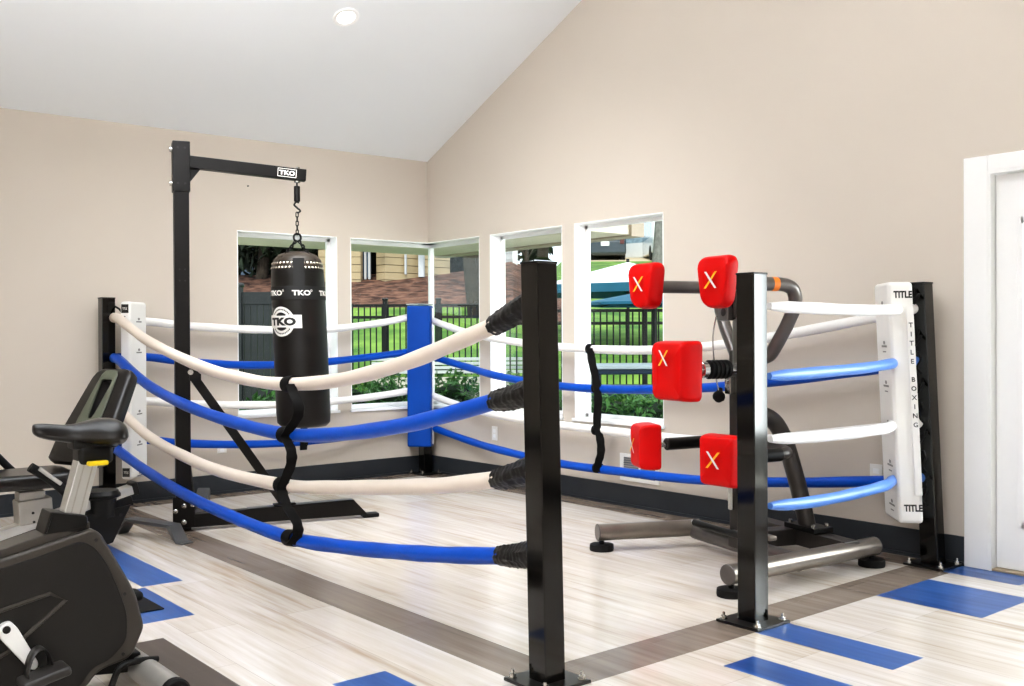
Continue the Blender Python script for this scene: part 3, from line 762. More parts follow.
# which way is screen-right?
if camr.dot(_R) < 0: camr = -camr
for row, z, rr, nn in ((0, zs_-.012, RB*.955, 40), (1, zs_+.018, RB*.925, 38)):
    mb = MB()
    for k in range(nn):
        a = 2*PI*(k+.5*row)/nn; v = camdir*math.cos(a)+camr*math.sin(a); mb.lathe([(.0, .004), (.005, .003), (.0085, 0)], 8, Vector((BC.x, BC.y, z))+v*rr, v+Z*.3)
    mb.build('eyelets', 'eyelet', cap)
zb = atd(297, 292.5, 6.35).z
mb = MB(); mb.lathe([(RB*.988+.001, zb-.043), (RB*.988+.003, zb-.04), (RB*.984+.003, zb+.04), (RB*.984+.001, zb+.043)], 48, (BC.x, BC.y, 0)); band = mb.build('lettered_band', 'bag_strip', t)
mb = MB()
for k in range(6):
    put2d(mb, text2d('TKO', .034, .04, 1.3), cylfn(R_(6)+k*2*PI/6, zb, RB+.0045))
    put2d(mb, disc2d(.007, 10, .0045, cx=.066, cy=.014), cylfn(R_(6)+k*2*PI/6, zb, RB+.0045))
mb.build('lettering', 'print_white', band, smooth=0, fixn=False)
mb = MB(); put2d(mb, rect2d(-.036, -.09, .036, .09, 6), cylfn(R_(2), zb+.13, RB*.983+.0015)); mb.build('seam_strip', 'bag_strip', t, fixn=False)
zl = atd(278, 321.5, 6.35).z; al = R_(-41)
mb = MB(); put2d(mb, disc2d(.095, 40), cylfn(al, zl, RB+.002)); put2d(mb, rect2d(-.14, -.042, .14, .042, 20), cylfn(al, zl, RB+.0022)); lg_ = mb.build('logo_patch', 'print_white', t, fixn=False)
mb = MB(); 
put2d(mb, disc2d(.058, 24, .0, R_(47), R_(133)), cylfn(al, zl, RB+.0035)); put2d(mb, disc2d(.058, 24, .0, R_(227), R_(313)), cylfn(al, zl, RB+.0035))
mb.build('logo_field', 'print_black', lg_, fixn=False)
mb = MB(); put2d(mb, rect2d(-.134, -.037, .134, .037, 20), cylfn(al, zl, RB+.0042)); mb.build('logo_banner', 'print_white', lg_, fixn=False)
mb = MB()
put2d(mb, text2d('TKO', .052, .06, 1.5), cylfn(al+.02, zl, RB+.0055))
for a0_, a1_ in ((35, 145), (215, 325)):
    for k in range(12):
        a = R_(a0_+(a1_-a0_)*(k+.5)/12); put2d(mb, disc2d(.0055, 4, .0, cx=.077*math.cos(a), cy=.077*math.sin(a), sy=1.2), cylfn(al, zl, RB+.0035))
mb.build('lettering', 'print_black', lg_, smooth=0, fixn=False)
# chains, ring, hook and spring
def link(mb, c, d, s, L_=.03, wv=.018, r=.0045):
    d = Vector(d).normalized(); s = Vector(s); s = (s-d*s.dot(d)).normalized(); P = []
    for k in range(17):
        a = 2*PI*k/16; x, y = math.cos(a)*wv/2, math.sin(a)*wv/2 + (L_-wv)/2*(1 if math.sin(a) > 0 else -1)
        P.append(Vector(c)+s*x+d*y)
    mb.tube(P, r, 7, False)
def chain(mb, a, b, L_=.026):
    a, b = Vector(a), Vector(b); n = max(2, int((b-a).length/(L_*.78))); d = b-a
    s1 = d.orthogonal().normalized(); s2 = d.cross(s1).normalized()
    for k in range(n): link(mb, a.lerp(b, (k+.5)/n), d, s1 if k % 2 else s2, L_, .016, .0035)
ring_z = atd(297, 240, 6.5).z
hang = Vector((BC.x, BC.y, 0))
for k in range(4):
    a = R_(45+90*k); v = camdir*math.cos(a)+camr*math.sin(a)
    mb = MB(); chain(mb, hang+v*RB*.88+Z*(zs_+.03), hang+v*.012+Z*ring_z); mb.build('chain', 'black_satin', t)
mb = MB()
zt = a1.z-.04
link(mb, hang+Z*(ring_z+.02), Z, camr, .05, .045, .007)
chain(mb, hang+Z*(ring_z+.04), hang+Z*(zt-.20), .034)
mb.tube(smoothpath([hang+Z*(zt-.205), hang+camr*.02+Z*(zt-.19), hang+Z*(zt-.17), hang-camr*.018+Z*(zt-.15), hang+Z*(zt-.13), hang+camr*.01+Z*(zt-.14)], 6), .006, 8)
mb.build('hanging_chain', 'black_satin', t)
mb = MB(); mb.cyl(hang+Z*(zt-.13), hang+Z*(zt-.03), .02, 14, .003); mb.cyl(hang+Z*(zt-.03), hang+Z*zt, .006, 8); mb.build('spring', 'black_satin', t)

# the bag hangs slightly out of plumb
def lean_bag(o):
    for ch in o.children:
        for v in ch.data.vertices:
            dz = ztopb-.1-(v.co.z+zbot)
            if dz > 0: v.co += camr*(.036*dz)
        lean_bag(ch)
bpy.context.view_layer.update(); lean_bag(t)
# ------------------------------------------------------------------ striking trainer with red pads
O = Vector((-.79, -4.055, 0)); n_ = Vector((-.963, .27, 0)).normalized(); RZ = math.atan2(n_.y, n_.x); r_ = Vector((-n_.y, n_.x, 0))
t = thing('striking_trainer', O, 'free-standing boxing trainer machine with five red striking pads on grey arms', 'boxing trainer')
def W_(u, v, z): return O + n_*u + r_*v + Z*z
mm = Matrix((n_, r_, Z)).transposed()
def pad(u, v, z, w, h, th, yaw, taper, name='striking_pad', cr=.1, xup=.0):
    """cushion: outline in (v,z), rounded front; front face towards +u, turned by yaw"""
    m = Matrix.Rotation(yaw, 3, 'Z') @ mm
    nu, nv = m.col[0], m.col[1]; c = W_(u, v, z)
    out = round_outline([(-w/2, h/2), (w/2, h/2), (w/2*taper, -h/2), (-w/2*taper, -h/2)], min(w, h)*cr, 6)
    if nv.cross(Z).dot(nu) < 0: pass
    b = MB()
    # rings from back to front with rounded edges
    layers = [(0, .94), (.008, .985), (.02, 1), (th*.55, 1.0), (th*.8, .975), (th*.94, .93), (th, .87), (th+.003, .5)]
    rings = []
    for d, s in layers:
        rings.append([b.bm.verts.new(c + nv*x*s + Z*y*s + nu*(d-th/2 - (0.02*(y/h)**2*4 if d > th*.5 else 0))) for x, y in out])
    k_ = len(out)
    for p_, q_ in zip(rings, rings[1:]):
        for i in range(k_): b.bm.faces.new((p_[i], p_[(i+1) % k_], q_[(i+1) % k_], q_[i]))
    b.bm.faces.new(rings[0][::-1]); b.bm.faces.new(rings[-1])
    o = b.build(name, 'red_pad', t, smooth=50)
    # printed X: one silver stroke, one gold stroke
    fo = c + nu*(th/2+.0045)
    for sg, mname in ((1, 'gold_print'), (-1, 'silver_print')):
        x = MB(); L_ = .04; wv = .0095; y0 = .008
        xr = nv if nv.dot(_R) > 0 else -nv
        q = [(-.036*sg-wv, -L_+y0), (-.036*sg+wv*.6, -L_+y0), (.036*sg+wv, L_+y0), (.036*sg-wv*.6, L_+y0)]
        off = w*.03
        x.add([fo + nu*(.001 if sg > 0 else .0015) + xr*(a+off) + Z*(b_+xup) for a, b_ in q], [(0, 1, 2, 3)]); x.build('emblem', mname, o, smooth=0, fixn=False)
    return o
pad(.385, -.34, 1.468, .225, .25, .105, R_(8), .68, cr=.24)
pad(.40, .34, 1.455, .23, .255, .085, R_(9), .68, cr=.24)
pad(.41, -.01, 1.015, .28, .31, .15, R_(2), .94, xup=.06)
pad(.395, -.34, .597, .19, .245, .135, R_(-14), .96)
pad(.385, .345, .592, .215, .25, .115, R_(13), .96)
# upper arms: forward, bend back, come down to the column
for s, z1 in ((-1, 1.464), (1, 1.45)):
    P = smoothpath([W_(.35, s*.34, z1), W_(.1, s*.34, z1), W_(.03, s*.34, z1)], 4) + smoothpath([W_(-.0, s*.34, z1-.001), W_(-.055, s*.338, z1-.022), W_(-.085, s*.325, z1-.075), W_(-.085, s*.31, z1-.13)], 5)[1:] + smoothpath([W_(-.08, s*.26, 1.24), W_(-.07, s*.17, 1.12), W_(-.06, s*.13, 1.085), W_(-.03, s*.05, 1.06)], 5)
    mb = MB(); mb.tube(P, .035, 16); a_ = mb.build('upper_arm', 'gunmetal', t)
    if s > 0:
        mb = MB(); mb.tube([W_(.08, s*.34, z1), W_(.06, s*.34, z1), W_(.045, s*.34, z1)], .0358, 16, False); mb.build('warning_label', 'orange_label', a_)
    mb = MB(); mb.cyl(W_(.345, s*.34, z1), W_(.30, s*.34, z1), .039, 14); mb.build('clamp', 'black_satin', a_)
# lower arms with sleeve
for s in (-1, 1):
    mb = MB(); mb.cyl(W_(.33, s*.34, .597), W_(.24, s*.34, .597), .014, 12); mb.build('pad_shaft', 'steel', t)
    mb = MB(); mb.cyl(W_(.26, s*.34, .6), W_(.02, s*.34, .603), .034, 16, .006); la = mb.build('lower_arm', 'black_satin', t)
    mb = MB(); mb.tube(smoothpath([W_(.04, s*.34, .605), W_(-.03, s*.32, .61), W_(-.05, s*.2, .62), W_(-.04, s*.05, .63)], 6), .03, 14); mb.build('arm_root', 'gunmetal_dark', t)
# centre shaft with bellows
mb = MB(); mb.cyl(W_(.33, 0, 1.018), W_(.02, 0, 1.022), .024, 16); mb.build('pad_shaft', 'steel', t)
mb = MB()
pr = [(0, 0)]
for k in range(5): pr += [(.05, .006+k*.026), (.05, .018+k*.026), (.041, .022+k*.026), (.041, .03+k*.026)]
pr.append((0, .14)); mb.lathe(pr, 22, W_(.22, 0, 1.019), -n_); mb.build('bellows', 'rubber', t)
mb = MB(); mb.cyl(W_(.225, 0, 1.019), W_(.262, 0, 1.018), .043, 20, .004); mb.build('collar', 'steel', t)
# column
mb = MB(); mb.box(W_(-.02, -.02, .62), (.09, .135, 1.0), mm, .012, 3); mb.build('column', 'gunmetal_dark', t)
mb = MB(); mb.box(W_(-.02, .02, 1.14), (.12, .13, .30), mm, .025, 3); hd_ = mb.build('head_housing', 'gunmetal', t)
mb = MB(); mb.cyl(W_(0, 0, 1.29), W_(0, 0, 1.47), .045, 18); mb.cyl(W_(0, 0, 1.46), W_(0, 0, 1.52), .075, 20, .012); mb.build('top_cap', 'gunmetal_dark', t)
mb = MB(); mb.box(W_(.03, -.08, 1.325), (.07, .09, .1), mm, .008); bl = mb.build('hinge_block', 'gunmetal', t)
mb = MB(); mb.cyl(W_(.066, -.075, 1.32), W_(.064, -.075, 1.32), .022, 14); mb.build('bolt_hole', 'print_black', bl)
mb = MB(); mb.beam(W_(.03, -.05, 1.42), W_(.0, .03, 1.28), .04, .05); mb.build('hinge_link', 'black_satin', t)
# cable with knob
ck = W_(.085, -.09, .87)
mb = MB(); mb.tube(smoothpath([W_(.085, -.11, 1.3), W_(.115, -.1, 1.18), W_(.10, -.1, 1.0), ck+Z*.03], 8), .004, 7); cb = mb.build('pull_cable', 'steel', t)
mb = MB(); mb.lathe([(0, .05), (.012, .048), (.016, .03), (.03, .015), (.034, 0), (.03, -.015), (.012, -.03), (0, -.032)], 18, ck, (0.4, .1, 1)); mb.build('knob', 'rubber', cb)
mb = MB(); mb.box(W_(.035, -.05, .93), (.05, .05, .09), mm, .006); mb.cyl(W_(.06, -.05, .95), W_(.068, -.05, .95), .012, 10); mb.build('latch', 'steel', t)
mb = MB(); mb.box(W_(.045, -.04, .36), (.02, .035, .18), mm, .006); mb.cyl(W_(.055, -.04, .4), W_(.058, -.04, .4), .012, 10); mb.build('adjuster_bar', 'steel', t)
# arched rear strut
mb = MB(); mb.tube(smoothpath([W_(-.02, 0, .76), W_(-.11, 0, .775), W_(-.19, .01, .74), W_(-.24, .02, .67), W_(-.275, .03, .58), W_(-.325, .06, .36), W_(-.36, .09, .15)], 7), .046, 18); mb.build('rear_strut', 'gunmetal_dark', t)
# base
def floor_tube(a, b, r, m, capm, z, ends=(-1, 1)):
    A, B = Vector((a[0], a[1], z)), Vector((b[0], b[1], z))
    mb = MB(); mb.cyl(A, B, r, 24); o = mb.build('base_tube', m, t); d = (B-A).normalized()
    for q, s in ((A, -1), (B, 1)):
        mb = MB(); mb.cyl(q, q+d*s*.006, r+.001, 24, .002); mb.build('end_cap', capm, o)
        if s not in ends: continue
        c = q-d*s*.02; mb = MB(); mb.lathe([(0, 0), (.066, 0), (.068, .01), (.066, .034), (.05, .037), (.014, .037), (.014, z-r+.012), (0, z-r+.012)], 26, Vector((c.x, c.y, 0))); mb.build('foot', 'rubber', o)
    return o
ZT = .1
fa, fb = W_(.56, -.565, 0), W_(-.03, -.455, 0); floor_tube(fa, fb, .047, 'bronze_tube', 'gunmetal', ZT, (-1,))
fa, fb = W_(.50, .565, 0), W_(-.56, .36, 0); floor_tube(fa, fb, .047, 'bronze_tube', 'gunmetal', ZT)
mb = MB(); mb.cyl(W_(.0, -.44, .085), W_(.0, .45, .085), .045, 20); mb.build('cross_tube', 'gunmetal', t)
mb = MB(); mb.beam(W_(.06, 0, .12), W_(-.36, 0, .11), .1, .09, bev=.008); mb.beam(W_(-.36, -.42, .11), W_(-.36, .42, .11), .1, .085, bev=.008); mb.build('spine_beam', 'gunmetal_dark', t)
mb = MB(); mb.beam(W_(-.36, -.03, .168), W_(-.36, .21, .168), .13, .03, bev=.004); st = mb.build('strut_bracket', 'black_satin', t)
for s in (-1, 1):
    for u in (.0, .18):
        mb = MB(); mb.cyl(W_(-.36+s*.045, u, .17), W_(-.36+s*.045, u, .2), .011, 8); mb.build('bolt', 'bolt_metal', st)
mb = MB(); mb.tube([W_(.06, -.36, .15), W_(.06, -.1, .15), W_(.055, .12, .15)], .019, 14); bar = mb.build('foot_bar', 'black_satin', t)
mb = MB(); mb.cyl(W_(.06, -.36, .15), W_(.06, -.372, .15), .02, 14, .003); mb.build('end_cap', 'steel', bar)
mb = MB(); mb.box(W_(-.02, .17, .16), (.05, .12, .025), mm, .008); mb.build('pedal_plate', 'bronze_tube', t)

# ------------------------------------------------------------------ upright exercise bike (front left)
YB_ = -3.85
def yq(px, py, y=YB_): return ony(px, py, y)
t = thing('exercise_bike', (-4.45, YB_, 0), 'dark grey upright exercise bike with a black saddle in the left foreground', 'exercise bike')
XD = Vector((1, 0, 0))
# shroud outline in (x,z), near face at y=-3.93
yn = -3.93
def o2(px, py): q = ony(px, py, yn); return (q.x, q.z)
outl = [o2(92, 529), o2(101, 533), o2(111, 550), o2(124, 571), o2(137, 595), o2(145, 627), o2(132, 658), o2(99, 671), o2(84, 692)]
outl += [(-4.35, .03), (-4.85, .06), (-4.95, .2), (-4.9, .42), (-4.7, .50), o2(-20, 567), o2(40, 547)]
outr = round_outline(outl, [.012, .02, .03, .03, .03, .02, .03, .03, .03, .05, .05, .05, .05, .05, .02, .02], 3)
mb = MB(); mb.prism([(x, z) for x, z in outr], (0, yn+.16, 0), (1, 0, 0), (0, 0, 1), .16, .012, 3); sh = mb.build('shroud', 'shroud', t, smooth=40)
cxy = Vector((-4.42, .3, 0)); inner = []
ins = [o2(82, 540), o2(96, 548), o2(106, 562), o2(117, 585), o2(127, 612), o2(127, 640), o2(110, 660), o2(92, 668), o2(78, 690), (-4.36, .06), (-4.8, .09), (-4.88, .22), (-4.84, .4), (-4.68, .465), o2(-20, 575), o2(40, 556)]
mb = MB(); mb.prism(round_outline(ins, .03, 3), (0, yn+.01, 0), (1, 0, 0), (0, 0, 1), .016, .006, 2); sp = mb.build('side_panel', 'shroud_side', sh)
# raised wedge line on the side panel
def crease(L, w=.007, y=yn-.007):
    mb = MB(); mb.tube([ony(px, py, y) for px, py in L], w, 8); mb.build('raised_ridge', 'shroud', sp)
crease([(-30, 621), (0, 611), (50, 593.5), (66, 600), (30, 632), (8, 652), (-20, 668)], .007)
for px, py in ((96, 540), (124.5, 594), (123, 654)):
    q = ony(px, py, yn); mb = MB(); mb.lathe([(0, .003), (.006, .002), (.007, -.006)], 12, q, (0, -1, 0)); mb.build('screw', 'print_black', sh)
# top shell between the shroud halves
mb = MB(); ts = [o2(-40, 566), o2(10, 548), o2(60, 531), o2(92, 523), o2(92, 530), o2(50, 546), o2(-40, 575)]
mb.prism(ts, (0, yn+.14, 0), (1, 0, 0), (0, 0, 1), .12, .008, 2); mb.build('top_shell', 'shroud', t)
# collar
mb = MB()
o3 = lambda px, py: (lambda q: (q.x, q.z))(ony(px, py, yn+.02)); cl = [o3(44, 535), o3(51, 512), o3(88, 516), o3(89.5, 530), o3(80, 534)]
mb.prism(round_outline(cl, .006, 2), (0, yn+.135, 0), (1, 0, 0), (0, 0, 1), .115, .008, 2); mb.build('post_collar', 'bike_black', t)
# seat post (aluminium extrusion)
a, b = ony(70.5, 518, YB_), ony(86, 460, YB_)
dv = (b-a).normalized()
mb = MB(); mb.beam(a-dv*.02, b+dv*.03, .066, .066, up=(0, 1, 0), bev=.004); sp_ = mb.build('seat_post', 'aluminium', t)
mb = MB()
for s in (-.016, .012): 
    px_ = dv.cross(Vector((0, 1, 0))).normalized(); mb.beam(a+px_*s-Vector((0, .0315, 0)), b+px_*s-Vector((0, .0315, 0)), .005, .003, up=(0, 1, 0), bev=0)
mb.build('groove', 'bike_silver', sp_)
# saddle: lofted cross sections, nose towards -x
q0 = ony(32, 432, YB_).x; q1 = ony(123, 432, YB_).x; Ls = q1-q0; zt = ony(80, 422, YB_).z
secs = [(0.0, .012, .0, .028), (.04, .026, .003, .045), (.15, .03, .002, .056), (.35, .033, -.008, .058), (.5, .05, -.004, .07), (.65, .085, .008, .088), (.8, .112, .012, .1), (.92, .108, .006, .092), (.985, .08, -.012, .06), (1.0, .045, -.03, .025)]
mb = MB(); rings = []
for f, hw, dz, hh in secs:
    ring = []
    for k in range(20):
        a_ = 2*PI*k/20; ca, sa = math.cos(a_), math.sin(a_)
        y = math.copysign(abs(ca)**.75, ca)*hw; z = (math.copysign(abs(sa)**.75, sa))*hh/2
        if sa > 0: z -= .35*hh*abs(ca)**3*.5
        ring.append(mb.bm.verts.new((q0+f*Ls, YB_+y, zt+dz-hh/2+z)))
    rings.append(ring)
for p_, q_ in zip(rings, rings[1:]):
    for k in range(20): mb.bm.faces.new((p_[k], p_[(k+1) % 20], q_[(k+1) % 20], q_[k]))
mb.bm.faces.new(rings[0][::-1]); mb.bm.faces.new(rings[-1])
sad = mb.build('saddle', 'saddle', t, smooth=70)
sm = sad.modifiers.new('s', 'SUBSURF'); sm.levels = 1; sm.render_levels = 2
mb = MB(); c = ony(93, 454, YB_); mb.box(c, (.115, .09, .065), None, .018, 3); mb.box(c+Vector((.0, 0, .04)), (.15, .08, .04), None, .01); cl_ = mb.build('saddle_clamp', 'bike_black', t)
mb = MB(); c = ony(97.5, 463, YB_-.05); mb.box(c, (.066, .03, .016), None, .005, 3); mb.build('release_lever', 'yellow_plastic', cl_)
# crank, pedal, strap
ca = ony(5.5, 629, yn-.02); cb_ = ony(36, 668, yn-.05)
mb = MB(); cdir = (cb_-ca); cdir.y = 0; cl_n = cdir.length; cdir.normalize(); cpd = Vector((0, -1, 0)).cross(cdir) * -1
o_l = [(-.022, .0), (-.012, .024), (.02, .028), (cl_n, .016), (cl_n+.016, 0), (cl_n, -.016), (.02, -.028), (-.012, -.024)]
mb.prism(round_outline(o_l, .01, 3), ca+Vector((0, -.012, 0)) if cdir.cross(cpd).y > 0 else ca+Vector((0, .018, 0)), cdir, cpd, .03, .006, 2); ck_ = mb.build('crank_arm', 'white_trim', t)
mb = MB(); mb.cyl(ca-Vector((0, .010, 0)), ca-Vector((0, .016, 0)), .012, 16); mb.build('axle_bolt', 'bike_black', ck_)
pc = ony(44, 676, yn-.1)
mb = MB(); mb.box(pc, (.145, .1, .03), Matrix.Rotation(R_(-12), 3, 'Y'), .011, 3); mb.cyl(Vector((pc.x, yn-.03, pc.z)), pc, .01, 10); pd = mb.build('pedal', 'pedal_grey', t)
mb = MB(); q = ony(139, 594, -3.72); mb.box(q-Vector((.05, 0, 0)), (.11, .09, .035), None, .016, 3); mb.build('pedal', 'rubber', t)
mb = MB(); arc = [pc+Vector((-.01+.045*math.cos(a_), .02-.06*math.sin(a_)*.0+.03*math.cos(a_), .012+.075*math.sin(a_))) for a_ in [PI*k/12 for k in range(13)]]
mb.add([q_+Vector((0, 1, 0))*sg*.028 for q_ in arc for sg in (-1, 1)], [(2*i, 2*i+2, 2*i+3, 2*i+1) for i in range(12)])
o = mb.build('toe_strap', 'pedal_grey', pd, smooth=60); sm = o.modifiers.new('s', 'SOLIDIFY'); sm.thickness = .004
# stabilisers
mb = MB(); xs_ = -3.9; mb.cyl((xs_, -4.19, .055), (xs_, -3.56, .055), .045, 22); rs_ = mb.build('rear_stabiliser', 'bike_silver', t)
for y, s in ((-4.19, -1), (-3.56, 1)):
    mb = MB(); mb.cyl((xs_, y, .055), (xs_, y+s*.035, .055), .047, 22, .006); mb.box((xs_, y+s*.02, .012), (.06, .04, .024), None, .005); mb.build('end_cap', 'rubber', rs_)
mb = MB(); mb.beam((-3.9, YB_, .075), (-4.25, YB_, .12), .08, .07, bev=.01); mb.build('frame_rail', 'bike_black', t)
mb = MB(); mb.tube(smoothpath([(-3.86, -3.94, .09), (-3.93, -3.95, .1), (-3.99, -3.95, .09), (-4.02, -3.95, .03)], 5), .011, 10); mb.build('stabiliser_bracket', 'bike_black', t)
mb = MB(); mb.cyl((-4.9, -4.12, .055), (-4.9, -3.58, .055), .04, 22); fs_ = mb.build('front_stabiliser', 'bike_silver', t)
for y, s in ((-4.12, -1), (-3.58, 1)):
    mb = MB(); mb.cyl((-4.9, y, .055), (-4.9, y+s*.04, .055), .044, 22, .006); mb.box((-4.9, y+s*.02, .012), (.06, .04, .024), None, .005); mb.build('end_cap', 'rubber', fs_)
mb = MB(); mb.beam((-4.72, YB_, .42), (-4.84, YB_, 1.12), .07, .07, up=(0, 1, 0), bev=.015); mb.build('console_mast', 'bike_black', t)
mb = MB(); mb.box((-4.86, YB_, 1.22), (.06, .28, .2), Matrix.Rotation(R_(-25), 3, 'Y'), .015); mb.build('console', 'bike_black', t)
mb = MB()
for s in (-1, 1): mb.tube(smoothpath([(-4.83, YB_, 1.08), (-4.8, YB_+s*.15, 1.09), (-4.72, YB_+s*.24, 1.11), (-4.58, YB_+s*.25, 1.13)], 6), .015, 12)
mb.build('handlebar', 'rubber', t)

# ------------------------------------------------------------------ recumbent bike (behind it)
YC = -1.62
t = thing('recumbent_bike', (-3.6, YC, 0), 'black recumbent exercise bike with a slotted backrest, behind the upright bike', 'exercise bike')
def rq(px, py, y=YC): return ony(px, py, y)
# rail
ra, rb = rq(131, 489), rq(-10, 538)
rd = (rb-ra).normalized(); rup = Vector((0, 1, 0)).cross(rd); rup = rup if rup.z > 0 else -rup
rb = ra + rd*1.25
mb = MB(); mb.beam(ra, rb, .09, .05, up=rup, bev=.006); rl = mb.build('seat_rail', 'aluminium', t)
mb = MB(); mb.beam(ra+rup*.004-rd*.03, ra+rup*.004+rd*.005, .1, .075, up=rup, bev=.01); mb.build('end_cap', 'bike_black', rl)
mb = MB(); mb.beam(ra-rup*.055+rd*.02, rb-rup*.055, .1, .055, up=rup, bev=.008); mb.build('lower_rail', 'bike_black', t)
# black side frame under the rail
mb = MB()
A2 = [(q.x, q.z) for q in (rq(128, 503), rq(110, 541), rq(60, 560), rq(40, 545), rq(60, 520))]
mb.prism(A2, (0, YC+.06, 0), (1, 0, 0), (0, 0, 1), .12, .008, 2); sf = mb.build('side_frame', 'bike_black', t)
for px, py in ((108, 517), (114, 515.5), (121, 515)):
    q = ony(px, py, YC-.06); mb = MB(); mb.cyl(q, q-Vector((0, .004, 0)), .008, 10); mb.build('screw', 'print_black', sf)
# feet: rear and front stabilisers
mb = MB(); q = rq(85, 556); mb.beam((q.x, YC, .04), (q.x, YC, q.z), .1, .12, up=(0, 1, 0)); mb.cyl((q.x, YC-.3, .04), (q.x, YC+.3, .04), .04, 20, .005); mb.build('rear_stabiliser', 'bike_black', t)
mb = MB(); xfr = rb.x-.35; mb.cyl((xfr, YC-.3, .04), (xfr, YC+.3, .04), .04, 20, .005); mb.build('front_stabiliser', 'bike_black', t)
mb = MB(); mb.prism(round_outline([(xfr-.3, .08), (xfr+.45, .08), (xfr+.35, .42), (xfr+.05, .58), (xfr-.25, .5)], .08, 4), (0, YC+.11, 0), (1, 0, 0), (0, 0, 1), .22, .03, 3); mb.build('shroud', 'shroud', t)
mb = MB(); mb.beam((xfr-.02, YC, .5), (xfr+.06, YC, 1.2), .07, .07, up=(0, 1, 0), bev=.015); mb.build('console_mast', 'bike_black', t)
mb = MB(); mb.box((xfr+.08, YC, 1.28), (.06, .3, .22), Matrix.Rotation(R_(15), 3, 'Y'), .015); mb.build('console', 'bike_black', t)
# seat carriage
c = rq(33, 508); mb = MB(); mb.box(c+Vector((0, 0, -.01)), (.17, .13, .13), Matrix.Rotation(R_(-4), 3, 'Y'), .01, 2); mb.box(rq(30, 497)+Vector((0, 0, .01)), (.13, .1, .05), None, .006); cr_ = mb.build('seat_carriage', 'bike_silver', t)
for px, py in ((33, 513), (34, 522)):
    q = ony(px, py, YC-.066); mb = MB(); mb.cyl(q, q-Vector((0, .004, 0)), .007, 10); mb.build('screw', 'print_black', cr_)
c = rq(101, 500); mb = MB(); mb.lathe([(0, .06), (.09, .055), (.105, .035), (.105, .02), (.085, .01), (.08, -.09), (.0, -.095)], 26, c, None); mb.build('carriage_cover', 'bike_black', t)
# seat cushion
sc = rq(33, 479); sx0, sx1 = rq(-8, 480).x, rq(72, 480).x
mb = MB(); mb.prism(round_outline([(sx0-.1, -.17), (sx1-.02, -.21), (sx1, .21), (sx0-.1, .17)], .1, 5), (0, YC, sc.z-.035), (1, 0, 0), (0, 1, 0), .08, .03, 4); mb.build('seat', 'saddle', t)
# backrest: tapered slab with a wedge shaped slot
tb = rq(133, 374); bb = rq(88, 448)
bu = (tb-bb).normalized(); HBk = (tb-bb).length+.12; bw = Vector((-.36, .933, 0)); bu = (bu - bw*bu.dot(bw)).normalized(); bn = bw.cross(bu).normalized()
bn = bn if bn.x < 0 else -bn                                       # faces the rider (-x)
o0 = bb - bu*.12
ol = round_outline([(-.235, 0), (.235, 0), (.15, HBk), (-.15, HBk)], .07, 5)
hole = round_outline([(-.022, HBk*.45), (.022, HBk*.45), (.05, HBk*.86), (-.05, HBk*.86)], .02, 5)
def slab_with_hole(mb, ol, hl, o, xd, yd, zd, th):
    n = 48
    def resample(P, n):
        # by angle around the hole centre, so that both loops correspond
        c = Vector((sum(p[0] for p in hl)/len(hl), sum(p[1] for p in hl)/len(hl)))
        out = []
        for k in range(n):
            a = 2*PI*k/n; d = Vector((math.cos(a), math.sin(a))); best = None
            for i in range(len(P)):
                p, q = Vector(P[i]), Vector(P[(i+1) % len(P)]); e = q-p; den = d.x*e.y-d.y*e.x
                if abs(den) < 1e-12: continue
                w = p-c; tt_ = (w.x*e.y-w.y*e.x)/den; uu = (w.x*d.y-w.y*d.x)/den
                if tt_ > 0 and -1e-9 <= uu <= 1+1e-9 and (best is None or tt_ > best): best = tt_
            q = c+d*(best or .01); out.append((q.x, q.y))
        return out
    A, B = resample(ol, n), resample(hl, n)
    loops = []
    def L_(P, z, s=1.0):
        cx, cy = sum(p[0] for p in P)/n, sum(p[1] for p in P)/n
        return [mb.bm.verts.new(o + xd*(cx+(x-cx)*s) + yd*(cy+(y-cy)*s) + zd*z) for x, y in P]
    seq = [L_(B, th*.75), L_(B, th*.95, 1.15), L_(A, th, .88), L_(A, th*.82, .97), L_(A, th*.5, 1), L_(A, .0, .97), L_(A, -.01, .9), L_(B, 0, 1.0)]
    for p_, q_ in zip(seq, seq[1:]+seq[:1]):
        for k in range(n): mb.bm.faces.new((p_[k], p_[(k+1) % n], q_[(k+1) % n], q_[k]))
mb = MB(); slab_with_hole(mb, ol, hole, o0, bw, bu, bn, .07); bkr = mb.build('backrest', 'saddle', t, smooth=40)
mb = MB(); olp = [(x*.42, HBk*.36+(y)*.6) for x, y in ol]; hol2 = hole
mb2 = MB(); slab_with_hole(mb2, olp, hole, o0+bn*.066, bw, bu, bn, .012); mb2.build('centre_panel', 'backrest_olive', bkr, smooth=40)
# side handles
mb = MB(); h_ = [ony(px, py, YC-.28) for px, py in ((30, 467), (45, 476), (62, 489), (76, 505))]; mb.tube(smoothpath(h_, 5), .024, 14); sh_ = mb.build('side_handle', 'rubber', t)
mb = MB(); q_ = [ony(px, py, YC-.30) for px, py in ((39, 468.5), (48, 475), (61, 484))]; mb.tube(q_, .011, 10); mb.build('pulse_grip', 'aluminium', sh_)
mb = MB(); mb.tube(smoothpath([h_[-1], rq(80, 515, YC-.15), rq(78, 512, YC)], 5), .018, 10); mb.build('handle_bracket', 'bike_black', sh_)
mb = MB(); mb.tube(smoothpath([ony(px, py, YC+.28) for px, py in ((-6, 453), (6, 465), (18, 476), (30, 488))], 5), .02, 12); mb.tube([ony(30, 488, YC+.28), rq(32, 500, YC+.05)], .016, 10); mb.build('side_handle', 'rubber', t)
